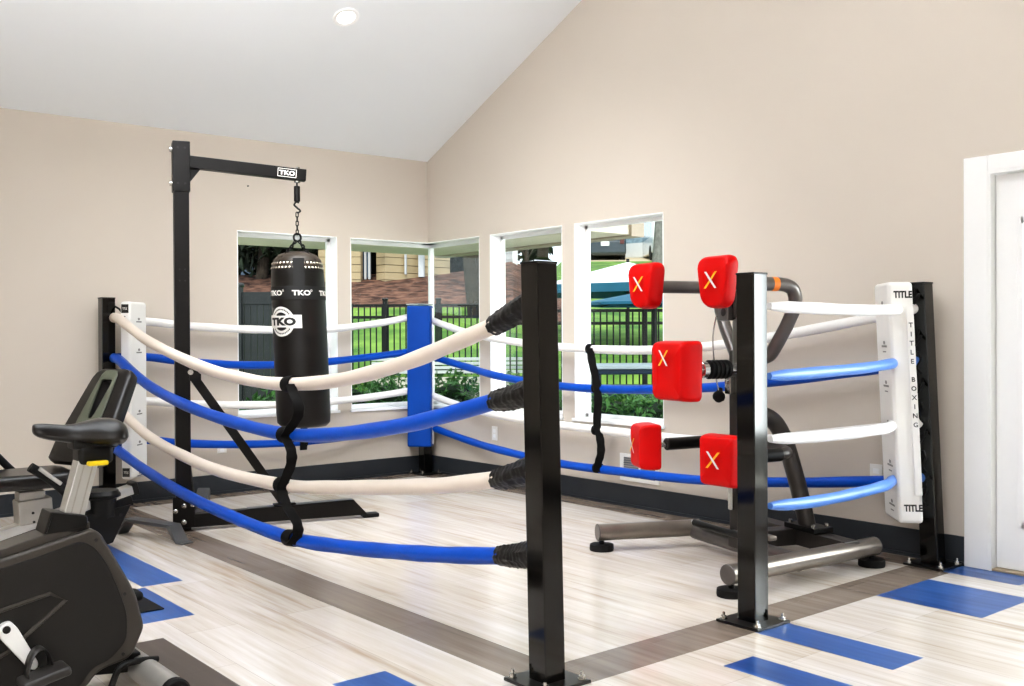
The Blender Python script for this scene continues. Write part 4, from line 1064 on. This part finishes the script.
# dark mat corner on the floor behind the bike
mt = MB(); mt.bx((-3.80, -2.995, .0005), (-3.485, -2.62, .006), .002); o = mt.build('floor_mat', 'rubber'); props(o, 'corner of a thin black mat on the blue plank beside the exercise bike', 'mat')
mb = MB(); q = onz(139, 594, .06)

# ------------------------------------------------------------------ outdoors
Fh = Vector((_F.x, _F.y, 0)).normalized(); Rh = Vector((_R.x, _R.y, 0)).normalized()
def hill(s, d):
    a = s/max(d, 1); k = min(1, max(0, (a+.005)/.06)); k = k*k*(3-2*k)
    sl = .215*(1-k)+.123*k
    if d <= 13.2: return -.02 if d < 12.8 else -.02+.7*(d-12.8)/.4*(1-k) + k*.7*(d-12.8)/.4
    z = .68+sl*(d-13.2)
    cap = 2.55*(1-k)+k*30
    return min(z, cap)
def gp2(s, d, dz=0): q = CAM + Fh*d + Rh*s; return Vector((q.x, q.y, hill(s, d)+dz))
mb = MB(); SS = [-30+i*1.0 for i in range(66)]; DD = [8.6, 9, 10, 11, 12, 12.8, 13.2, 14, 15, 16, 17, 18, 19, 20, 21, 22, 23, 24, 26, 28, 31, 34, 38, 43, 48, 55, 65, 80, 100]
V = {}
for i, s in enumerate(SS):
    for j, d in enumerate(DD):
        ss_ = s*max(1, d/13); p = gp2(ss_, d); V[i, j] = (p, ss_)
vs = []; idx = {}
def inside(p): return p.x < TH+.02 and p.y < TH+.02
for k, (p, s_) in V.items(): idx[k] = len(vs); vs.append(p if not inside(p) else Vector((p.x, p.y, -.25)))
fs = []; mats_ = []
for i in range(len(SS)-1):
    for j in range(len(DD)-1):
        q = [V[i, j][0], V[i+1, j][0], V[i+1, j+1][0], V[i, j+1][0]]
        if all(inside(p) for p in q): continue
        a = V[i, j][1]/DD[j]; d = DD[j]
        m = 0
        if a < .022+.004*math.sin(i*2) and 17.6 < d < 24.5: m = 1
        if a > .06 and 42 < d < 50: m = 2
        fs.append((idx[i, j], idx[i+1, j], idx[i+1, j+1], idx[i, j+1])); mats_.append(m)
for (f, m) in zip(fs, mats_): pass
bmv = [mb.bm.verts.new(v) for v in vs]
for f, m in zip(fs, mats_):
    fc = mb.bm.faces.new([bmv[i] for i in f]); fc.material_index = m
lo = [v for v in mb.bm.verts if not v.link_faces]; bmesh.ops.delete(mb.bm, geom=lo, context='VERTS')
mb.build('ground', ['grass', 'mulch', 'driveway'], smooth=60, kind='structure')

mb = MB(); mb.bx((TH, -13, -.14), (7, -3.2, -.04)); mb.build('patio_slab', 'concrete', smooth=0, kind='structure')
# metal fence: panels of pickets between posts
def fence(s0, s1, d, zb, zt, label, step=.076, np_=4):
    a = CAM + Fh*d + Rh*s0; b = CAM + Fh*d + Rh*s1; a.z = b.z = 0
    t = thing('metal_fence', (a.x, a.y, zb), label, 'fence'); L_ = (b-a).length; n = int(L_/step)
    for k in range(np_+1):
        p = a.lerp(b, k/np_); mb = MB(); mb.box((p.x, p.y, (zb-.1+zt+.05)/2), (.06, .06, zt+.05-zb+.1), math.atan2(Rh.y, Rh.x), .004); mb.box((p.x, p.y, zt+.06), (.075, .075, .03), math.atan2(Rh.y, Rh.x), .01); mb.build('post', 'fence_black', t)
    for z in (zt-.02, zt-.17, zb+.1):
        mb = MB(); mb.beam(a+Z*z, b+Z*z, .03, .035, bev=0); mb.build('rail', 'fence_black', t)
    mb = MB()
    for k in range(n):
        p = a.lerp(b, (k+.5)/n); mb.bx((p.x-.0065, p.y-.0065, zb+.04), (p.x+.0065, p.y+.0065, zt))
    mb.build('pickets', 'fence_black', t, smooth=0)
DF = 13.0
def sz(px, d): return (px-512)/FPX*d
zt_ = atd(390, 304, DF).z
fence(sz(332, DF), sz(492, DF), DF, .66, zt_, 'black metal picket fence across the lawn behind the corner windows', np_=3)
DW = 12.0
zt2 = atd(600, 309, DW).z
fence(sz(494, DW), sz(720, DW), DW, .12, zt2, 'black metal picket fence behind the picnic table', np_=3)
# dark slatted gate panel seen through the left window
DG = 11.6
a = atd(238, 293, DG); b = atd(334, 296, DG); a.z = b.z = 0; ztg = atd(260, 292, DG).z
t = thing('slatted_fence_panel', (a.x, a.y, 0), 'dark close-boarded fence panel seen through the leftmost window behind the bag', 'fence'); L_ = (b-a).length
mb = MB()
n = 15
for k in range(n):
    p = a.lerp(b, (k+.5)/n); mb.box((p.x, p.y, (ztg-.1)/2), (L_/n*.93, .02, ztg-.1), math.atan2(Rh.y, Rh.x))
mb.build('boards', 'fence_slat', t, smooth=0)
mb = MB(); mb.beam(a+Z*(ztg-.07), b+Z*(ztg-.07), .04, .14, bev=0); mb.beam(a+Z*.2, b+Z*.2, .04, .1, bev=0); mb.build('rail', 'fence_slat', t)
mb = MB(); mb.box((a.x, a.y, (ztg+.06)/2), (.1, .1, ztg+.06), math.atan2(Rh.y, Rh.x), .005); mb.box((a.x, a.y, ztg+.08), (.13, .13, .05), math.atan2(Rh.y, Rh.x), .02); mb.build('post', 'fence_slat', t)
# low plank-faced retaining wall under the fence
t = thing('retaining_wall', atd(440, 372, 12.6) * 1, 'low pale plank-faced retaining wall under the fence beyond the corner windows', 'retaining wall')
a = CAM+Fh*12.6+Rh*sz(372, 12.6); b = CAM+Fh*12.6+Rh*sz(556, 12.6); a.z = b.z = 0
zt3 = atd(450, 357, 12.6).z; zb3 = atd(450, 374, 12.6).z
mb = MB()
for k in range(4):
    zz = zb3+(zt3-zb3)*(k+.5)/4; mb.beam(a+Z*zz, b+Z*zz, .1, (zt3-zb3)/4-.016, bev=.004)
mb.build('boards', 'white_siding', t, smooth=0)
mb = MB(); mb.beam(a+Z*(zb3/2-.03)-Fh*.0, b+Z*(zb3/2-.03), .16, zb3-.02, bev=.005); mb.build('footing', 'concrete', t)

# patio table with benches
DT = 9.9
tc_ = atd(640, 366, DT); tcx = Vector((tc_.x, tc_.y, 0)); zt4 = tc_.z
rt = math.atan2(Rh.y, Rh.x); mt_ = Matrix.Rotation(rt, 3, 'Z')
t = thing('picnic_table', tcx, 'dark blue patio table with bench seats under the parasols outside', 'picnic table')
mb = MB(); mb.box(tcx+Z*zt4, (1.5, .75, .04), mt_, .01); mb.build('tabletop', 'table_light', t)
mb = MB(); mb.box(tcx+Z*(zt4-.045), (1.42, .68, .05), mt_, .01); mb.build('apron', 'table_blue', t)
for s in (-1, 1):
    mb = MB(); mb.box(tcx+Fh*s*.62+Z*(zt4-.24), (1.45, .28, .05), mt_, .01); mb.build('bench_seat', 'table_blue', t)
    mb = MB(); mb.beam(tcx+Rh*s*.45+Z*(zt4-.06), tcx+Rh*s*.45, .08, .5, up=Fh, bev=.005); mb.beam(tcx+Rh*s*.45-Fh*.7+Z*(zt4-.3), tcx+Rh*s*.45+Fh*.7+Z*(zt4-.3), .06, .06); mb.build('leg', 'table_blue', t)
# parasols
def parasol(px, d, zr, zp, rad, m_top, label, val=.16):
    c = atd(px, 300, d); c.z = 0; t = thing('patio_parasol', c, label, 'parasol', 'patio parasols'); n = 8
    mb = MB(); pts = [c+Vector((rad*math.cos(2*PI*k/n), rad*math.sin(2*PI*k/n), zr)) for k in range(n)]; ap = c+Z*zp
    mb.add([ap]+pts, [(0, 1+k, 1+(k+1) % n) for k in range(n)]); o = mb.build('canopy', m_top, t, smooth=0); 
    mb = MB()
    for k in range(n):
        A_, B_ = pts[k], pts[(k+1) % n]; mb.quad(A_, B_, B_-Z*val, A_-Z*val)
    mb.build('valance', 'umbrella_teal', t, smooth=0)
    mb = MB(); mb.cyl(c, c+Z*(zp+.05), .025, 10); mb.cyl(c, c+Z*.08, .22, 16); mb.build('pole', 'fence_black', t)
    mb = MB()
    for k in range(n): mb.beam(ap-Z*.03, pts[k]+Z*-.02, .012, .012, bev=0)
    mb.build('ribs', 'fence_black', t)
dU = 16.0; parasol(628, dU, atd(628, 287, dU).z, atd(640, 262, dU).z, 1.55, 'umbrella_white', 'large white parasol with a blue edge standing beyond the fence', .13)
dU = 11.2; parasol(655, dU, atd(655, 303, dU).z, atd(655, 289, dU).z, .85, 'umbrella_teal', 'smaller teal parasol in front of the white one, over the patio table', .03)

# hedge shrubs under the windows
def leaves(mb, c, rx, ry, rz, n, size, rnd, dome=False):
    for _ in range(n):
        while True:
            u = Vector((rnd.uniform(-1, 1), rnd.uniform(-1, 1), rnd.uniform(-1 if not dome else -.6, 1)))
            if .45 < u.length < 1: break
        p = Vector(c)+Vector((u.x*rx, u.y*ry, u.z*rz)); q = Quaternion(Vector((rnd.uniform(-1, 1), rnd.uniform(-1, 1), rnd.uniform(-1, 1))).normalized(), rnd.uniform(0, 6.28))
        L_ = size*rnd.uniform(.7, 1.3); w = L_*.42
        vs = [p+q @ Vector(v) for v in ((0, 0, 0), (L_*.5, w/2, .12*L_), (L_, 0, 0), (L_*.5, -w/2, .12*L_))]
        mb.add(vs, [(0, 1, 2, 3)])
rnd = random.Random(3)
def shrub(x, y, h, r, label, n=950, size=.08):
    t = thing('hedge_shrub', (x, y, 0), label, 'shrub', 'hedge shrubs under the windows'); zc = h*.58
    mb = MB(); leaves(mb, (x, y, zc), r, r, h*.44, n, size, rnd); mb.build('foliage', 'leaf_hedge', t, smooth=0, fixn=False)
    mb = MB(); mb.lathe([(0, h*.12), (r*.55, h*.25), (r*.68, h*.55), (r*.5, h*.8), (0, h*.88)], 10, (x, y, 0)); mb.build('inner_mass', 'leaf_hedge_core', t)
    mb = MB(); mb.tube([(x, y, -.05), (x+.02, y, h*.3)], .02, 7); mb.build('stem', 'bark', t)
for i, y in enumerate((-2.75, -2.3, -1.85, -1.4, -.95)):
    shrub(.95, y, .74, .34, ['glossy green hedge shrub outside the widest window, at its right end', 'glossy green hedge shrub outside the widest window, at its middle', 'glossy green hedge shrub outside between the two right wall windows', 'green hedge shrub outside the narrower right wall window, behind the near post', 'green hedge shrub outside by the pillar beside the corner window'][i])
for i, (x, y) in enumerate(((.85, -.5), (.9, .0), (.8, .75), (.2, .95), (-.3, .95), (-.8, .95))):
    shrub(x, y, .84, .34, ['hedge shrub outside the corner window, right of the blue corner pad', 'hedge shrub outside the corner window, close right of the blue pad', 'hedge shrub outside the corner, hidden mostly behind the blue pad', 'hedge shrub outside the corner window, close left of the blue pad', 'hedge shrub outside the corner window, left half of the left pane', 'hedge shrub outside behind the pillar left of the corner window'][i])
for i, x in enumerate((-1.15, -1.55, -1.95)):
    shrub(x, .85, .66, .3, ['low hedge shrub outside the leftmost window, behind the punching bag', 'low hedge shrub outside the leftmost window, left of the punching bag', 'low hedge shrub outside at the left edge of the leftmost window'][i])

# houses up the hill
def at2(px, d, z): q = CAM+Fh*d+Rh*sz(px, d); return Vector((q.x, q.y, z))
def siding(mb, px0, px1, d, z0, z1, rows, th=.3, dd=0):
    a, b = at2(px0, d, 0), at2(px1, d+dd, 0); up = Z
    h = (z1-z0)/rows
    for k in range(rows): mb.beam(a+Z*(z0+h*(k+.5))+Fh*.01*(k % 2), b+Z*(z0+h*(k+.5))+Fh*.01*(k % 2), th, h-.012, bev=0)
d_ = 21.0; zb = hill(-2, d_)-.3
t = thing('house', at2(390, d_, zb), 'beige sided house on the mulch bank beyond the corner window', 'house')
mb = MB(); siding(mb, 320, 362, d_, zb, 5.2, 20); mb.build('wall', 'beige_siding', t, smooth=0)
mb = MB(); siding(mb, 381, 446, d_, zb, 5.2, 20, dd=1.2); wl = mb.build('wall', 'beige_siding', t, smooth=0)
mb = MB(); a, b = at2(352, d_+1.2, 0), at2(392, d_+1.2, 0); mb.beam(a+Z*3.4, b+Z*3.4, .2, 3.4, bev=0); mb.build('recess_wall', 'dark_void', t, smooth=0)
mb = MB(); mb.box(at2(366, d_+.3, atd(366, 262, d_).z), (.24, .12, .62), rt); w_ = mb.build('window', 'house_glass', t)
mb = MB()
for px in (362, 366, 370): mb.box(at2(px, d_+.2, atd(366, 262, d_).z), (.045, .1, .7), rt)
mb.build('window_frame', 'white_siding', w_)
mb = MB(); mb.box(at2(422, d_+.45, atd(422, 264, d_).z), (.11, .3, .5), rt); mb.box(at2(406.5, d_+.3, atd(406, 263, d_).z), (.035, .3, .45), rt); mb.build('downpipe', 'white_siding', t)
mb = MB(); mb.box(at2(376, d_+2, 5.4), (5.2, 4.4, .3), rt); mb.build('roof', 'roof_shingle', t)
d_ = 24.0
t = thing('house', at2(498, d_, 2.2), 'white clapboard house end seen through the window behind the near post', 'house')
mb = MB(); siding(mb, 483, 514, d_, 2.2, 6.0, 24); mb.build('wall', 'white_siding', t, smooth=0)
mb = MB(); mb.box(at2(515.5, d_-.05, 4.1), (.12, .36, 3.8), rt); mb.build('corner_board', 'white_trim', t)
mb = MB(); mb.box(at2(497, d_+1, 6.2), (1.6, 2.2, .3), rt); mb.build('roof', 'roof_shingle', t)
d_ = 26.0
t = thing('house', at2(225, d_, 2.2), 'blue-grey house seen past tree branches at the left edge of the leftmost window', 'house')
mb = MB(); siding(mb, 190, 258, d_, 2.2, 7.0, 24); mb.build('wall', 'white_siding', t, smooth=0)
mb = MB(); mb.box(at2(245, d_-.1, atd(245, 255, d_).z), (.5, .2, 1.5), rt); mb.build('window', 'house_glass', t)
mb = MB(); mb.box(at2(215, d_+1, 7.2), (5.5, 3, .3), rt); mb.build('roof', 'roof_shingle', t)

# trees
def tree(px, d, h, crown, m, label, trunk=.16, lean=(0, 0), n=900, size=.35, bark='bark', tm=.45, dz=0, cz=None, ch=None):
    s = sz(px, d); b = gp2(s, d, -.1+dz); t = thing('tree', b, label, 'tree', 'trees on the hill')
    top = b+Vector((lean[0], lean[1], h*tm+1)); P = smoothpath([b, b.lerp(top, .5)+Rh*.06, top], 6)
    mb = MB(); mb.tube(P, [trunk*(1-.45*i/(len(P)-1)) for i in range(len(P))], 10)
    r2 = random.Random(int(px*7+d))
    for k in range(7):
        st = P[len(P)//2+k % (len(P)//2)]; v = Rh*r2.uniform(-1, 1)+Fh*r2.uniform(-1, 1)+Z*r2.uniform(.3, 1); v.normalize()
        mb.tube(smoothpath([st, st+v*crown*.4+Z*.1, st+v*crown*.85+Z*.2], 4), [trunk*.35*(1-.09*j) for j in range(9)], 6)
    mb.build('trunk', bark, t)
    if n:
        mb = MB(); leaves(mb, top+Z*(h*.25) if cz is None else b+Z*cz, crown, crown, ch or h*.36, n, size, rnd); mb.build('crown', m, t, smooth=0, fixn=False)
    return t
tree(262, 21.5, 4.5, 2.4, 'leaf_dark', 'dark twisted tree beyond the leftmost window', .14, n=700, size=.3, tm=.15, cz=1.6, ch=1.5)
tree(310, 23, 5, 2.6, 'leaf_dark', 'dark leafy tree behind the punching bag outside', .14, n=3500, size=.35, tm=.2, cz=1.5, ch=1.6)
tree(372, 26, 7, 3.0, 'leaf_dark', 'dark tree behind the beige house', .2, n=2500, size=.45, cz=3, ch=3)
tree(447, 27, 6, 2.2, 'leaf_dark', 'dark evergreen tree left in the corner window', .2, n=3000, size=.4, tm=.2, cz=2.2, ch=2.2)
tree(478, 17.3, 6, 2.2, 'leaf_dark', 'dark leaning tree trunk at the right of the corner window', .17, lean=(-.5, .35), n=300, tm=.6)
tree(524, 19, 2.6, .55, 'leaf_green', 'slim green leafy tree beside the white house, behind the near post', .05, n=260, size=.16, tm=.3)
tree(543, 34, 7, 2.4, 'leaf_green', 'bright green tree high on the hill behind the near post', .2, n=700, tm=.4)
tree(657, 30, 8, 2.6, 'leaf_green', 'grey tree trunk by the parked cars at the right of the widest window', .2, lean=(.25, -.2), n=300, bark='grey_bark', tm=.8)
for i, (px, d) in enumerate(((350, 48), (425, 52), (240, 45), (300, 50), (180, 40))):
    tree(px, d, 14, 6.5, 'leaf_dark', ['tall dark woodland tree far behind the beige house, left', 'tall dark woodland tree far behind the beige house, right', 'tall dark woodland tree far off at the left of the leftmost window', 'tall dark woodland tree far off behind the punching bag', 'tall dark woodland tree furthest left outside'][i], .3, n=2600, size=1.1, tm=.3, cz=5, ch=5.2)

# parked cars
def car(px, d, z, L_, wd, h, yaw, body, label, plate=False):
    c = at2(px, d, z); m = Matrix.Rotation(rt+yaw, 3, 'Z'); t = thing('car', c, label, 'car', 'cars parked on the hill')
    X, Y = m @ Vector((1, 0, 0)), m @ Vector((0, 1, 0))
    # side profile along X (length), rear at -X
    prof = [(-L_/2, .35), (-L_/2+.02, .85), (-L_/2+.1, .95), (-L_/2+.35, h-.08), (-L_/2+.7, h), (L_*.1, h-.02), (L_*.22, .95), (L_/2-.15, .85), (L_/2, .55), (L_/2-.02, .3), (-L_/2+.1, .25)]
    mb = MB(); mb.prism(round_outline(prof, .08, 3), c-Y*wd/2*-1, X, Z, wd, .1, 3); mb.build('body', body, t)
    g = [(-L_/2+.42, .98), (-L_/2+.56, h-.15), (L_*.08, h-.14), (L_*.18, .98)]
    mb = MB(); mb.prism(g, c+Y*(wd/2+.004), X, Z, wd+.008, 0); mb.build('side_window', 'car_glass', t)
    mb = MB()
    mb.add([c+X*x+Y*y+Z*z_ for x, y, z_ in ((-L_/2+.09, -wd*.4, 1.0), (-L_/2+.09, wd*.4, 1.0), (-L_/2+.31, wd*.35, h-.14), (-L_/2+.31, -wd*.35, h-.14))], [(0, 1, 2, 3)]); mb.build('rear_window', 'car_glass', t, smooth=0)
    for sx in (-1, 1):
        for sy in (-1, 1):
            q = c+X*sx*L_*.32+Y*sy*(wd/2-.1)+Z*.33; mb = MB(); mb.cyl(q-Y*.11, q+Y*.11, .33, 20, .03); mb.build('wheel', 'car_tyre', t)
    for sy in (-1, 1):
        mb = MB(); mb.box(c-X*(L_/2-.0)+Y*sy*wd*.4+Z*.85, (.06, .18, .22), m, .01); mb.build('tail_light', 'car_light', t)
    if plate:
        mb = MB(); mb.box(c-X*(L_/2+.01)+Z*.75, (.03, .36, .18), m, .005); mb.build('number_plate', 'white_trim', t)
zc_ = atd(600, 263, 45).z
car(601, 46, zc_, 4.4, 1.85, 1.7, PI/2, 'car_dark', 'dark car seen from behind, parked left on the hill outside', True)
car(640, 47, zc_, 4.4, 1.8, 1.35, PI*.8, 'car_white', 'low white car parked on the hill beside the dark one')
car(668, 45, zc_, 5, 2.0, 2.4, PI/2, 'car_white', 'tall white van parked furthest right on the hill')
car(462, 38, 2.4, 4.2, 1.8, 1.6, .3, 'car_white', 'white car half hidden behind the mulch bank beyond the corner window')

# ------------------------------------------------------------------ light
w = bpy.data.worlds.new('World'); scn.world = w; w.use_nodes = True; bg = w.node_tree.nodes['Background']
sky = w.node_tree.nodes.new('ShaderNodeTexSky'); sky.sky_type = 'HOSEK_WILKIE'; sky.turbidity = 5; sky.ground_albedo = .4
sky.sun_direction = Vector((-.45, -.5, .75)).normalized()
mixs = w.node_tree.nodes.new('ShaderNodeMix'); mixs.data_type = 'RGBA'; mixs.inputs['Factor'].default_value = .75
w.node_tree.links.new(sky.outputs[0], mixs.inputs['A']); mixs.inputs['B'].default_value = (.86, .93, 1, 1)
w.node_tree.links.new(mixs.outputs['Result'], bg.inputs[0]); bg.inputs[1].default_value = 2.4
def light(kind, name, loc, energy, col=(1, 1, 1), size=None, target=None, sizey=None, spread=None):
    l = bpy.data.lights.new(name, kind); l.energy = energy; l.color = col
    if kind == 'AREA':
        l.size = size
        if sizey: l.shape = 'RECTANGLE'; l.size_y = sizey
        if spread: l.spread = spread
    o = bpy.data.objects.new(name, l); COL.objects.link(o); o.location = loc
    if target is not None: o.rotation_euler = (Vector(target)-Vector(loc)).to_track_quat('-Z', 'Y').to_euler()
    return o, l
o, l = light('SUN', 'sun', (0, 0, 20), 2.6, (1, .96, .88), target=None); o.rotation_euler = (Vector((.5, .55, -.72))).to_track_quat('-Z', 'Y').to_euler(); l.angle = .02
# added soft area fills; no such fixtures in the room
light('AREA', 'room_fill', (-4.6, -5.5, 4.6), 40, (1, .985, .96), 4.5, (-4.6, -5.49, 0), 5.5)  # added overhead fill, no fixture there
light('AREA', 'rear_fill', (-6.5, -10.6, 1.4), 130, (1, .985, .97), 5, (-1.5, -1.5, .2), 2.2)  # unseen fill added low behind the camera for the far walls
light('AREA', 'side_fill', (-9.2, -5.5, 1.9), 30, (1, .93, .82), 4, (-3, -3, 1.2), 2.4)  # added warm fill from the far side, no lamp there
light('AREA', 'door_glare_fill', (2.2, -7.3, 1.5), 360, (.95, .98, 1), 2.6, (-1.2, -5.5, .6), 2.4)  # added lamp outside the door, imitating bright daylight glare
light('AREA', 'ring_fill', (-2.1, -2.2, 3.5), 46, (.96, .98, 1), 1.6, (-1.3, -1.5, 0), 1.6, R_(115))  # added to brighten the ring floor and lower walls
light('AREA', 'corner_fill', (-3.5, -3.6, 3.3), 17, (.95, .975, 1), 1.2, (-.3, -.5, .7), 1.2, R_(95))  # added to lift the far window corner
light('AREA', 'ring_ceiling_fill', (-3.2, -3.9, 3.5), 72, (.95, .975, 1), 1.4, (-3.0, -3.3, 6), 1.4)  # added above the ring to brighten the ceiling
light('AREA', 'ceiling_fill', (-6.3, -6.6, 1.7), 360, (.95, .975, 1), 2.6, (-5.4, -4.6, 6), 2.6, R_(105))  # unseen, added beside the camera to brighten the ceiling
spot, sl_ = light('SPOT', 'downlight', p_ if False else Vector((-1.25, -.78, 3.05)), 20, (1, .93, .8)); sl_.spot_size = 1.8; sl_.spot_blend = .8; sl_.shadow_soft_size = .06

scn.view_settings.view_transform = 'Standard'
try: scn.view_settings.look = 'Medium High Contrast'
except Exception as e: print('LOOK', e)
scn.view_settings.exposure = -0.22
scn.cycles.use_denoising = True
scn.cycles.max_bounces = 8; scn.cycles.diffuse_bounces = 4; scn.cycles.transparent_max_bounces = 12
scn.cycles.sample_clamp_indirect = 6
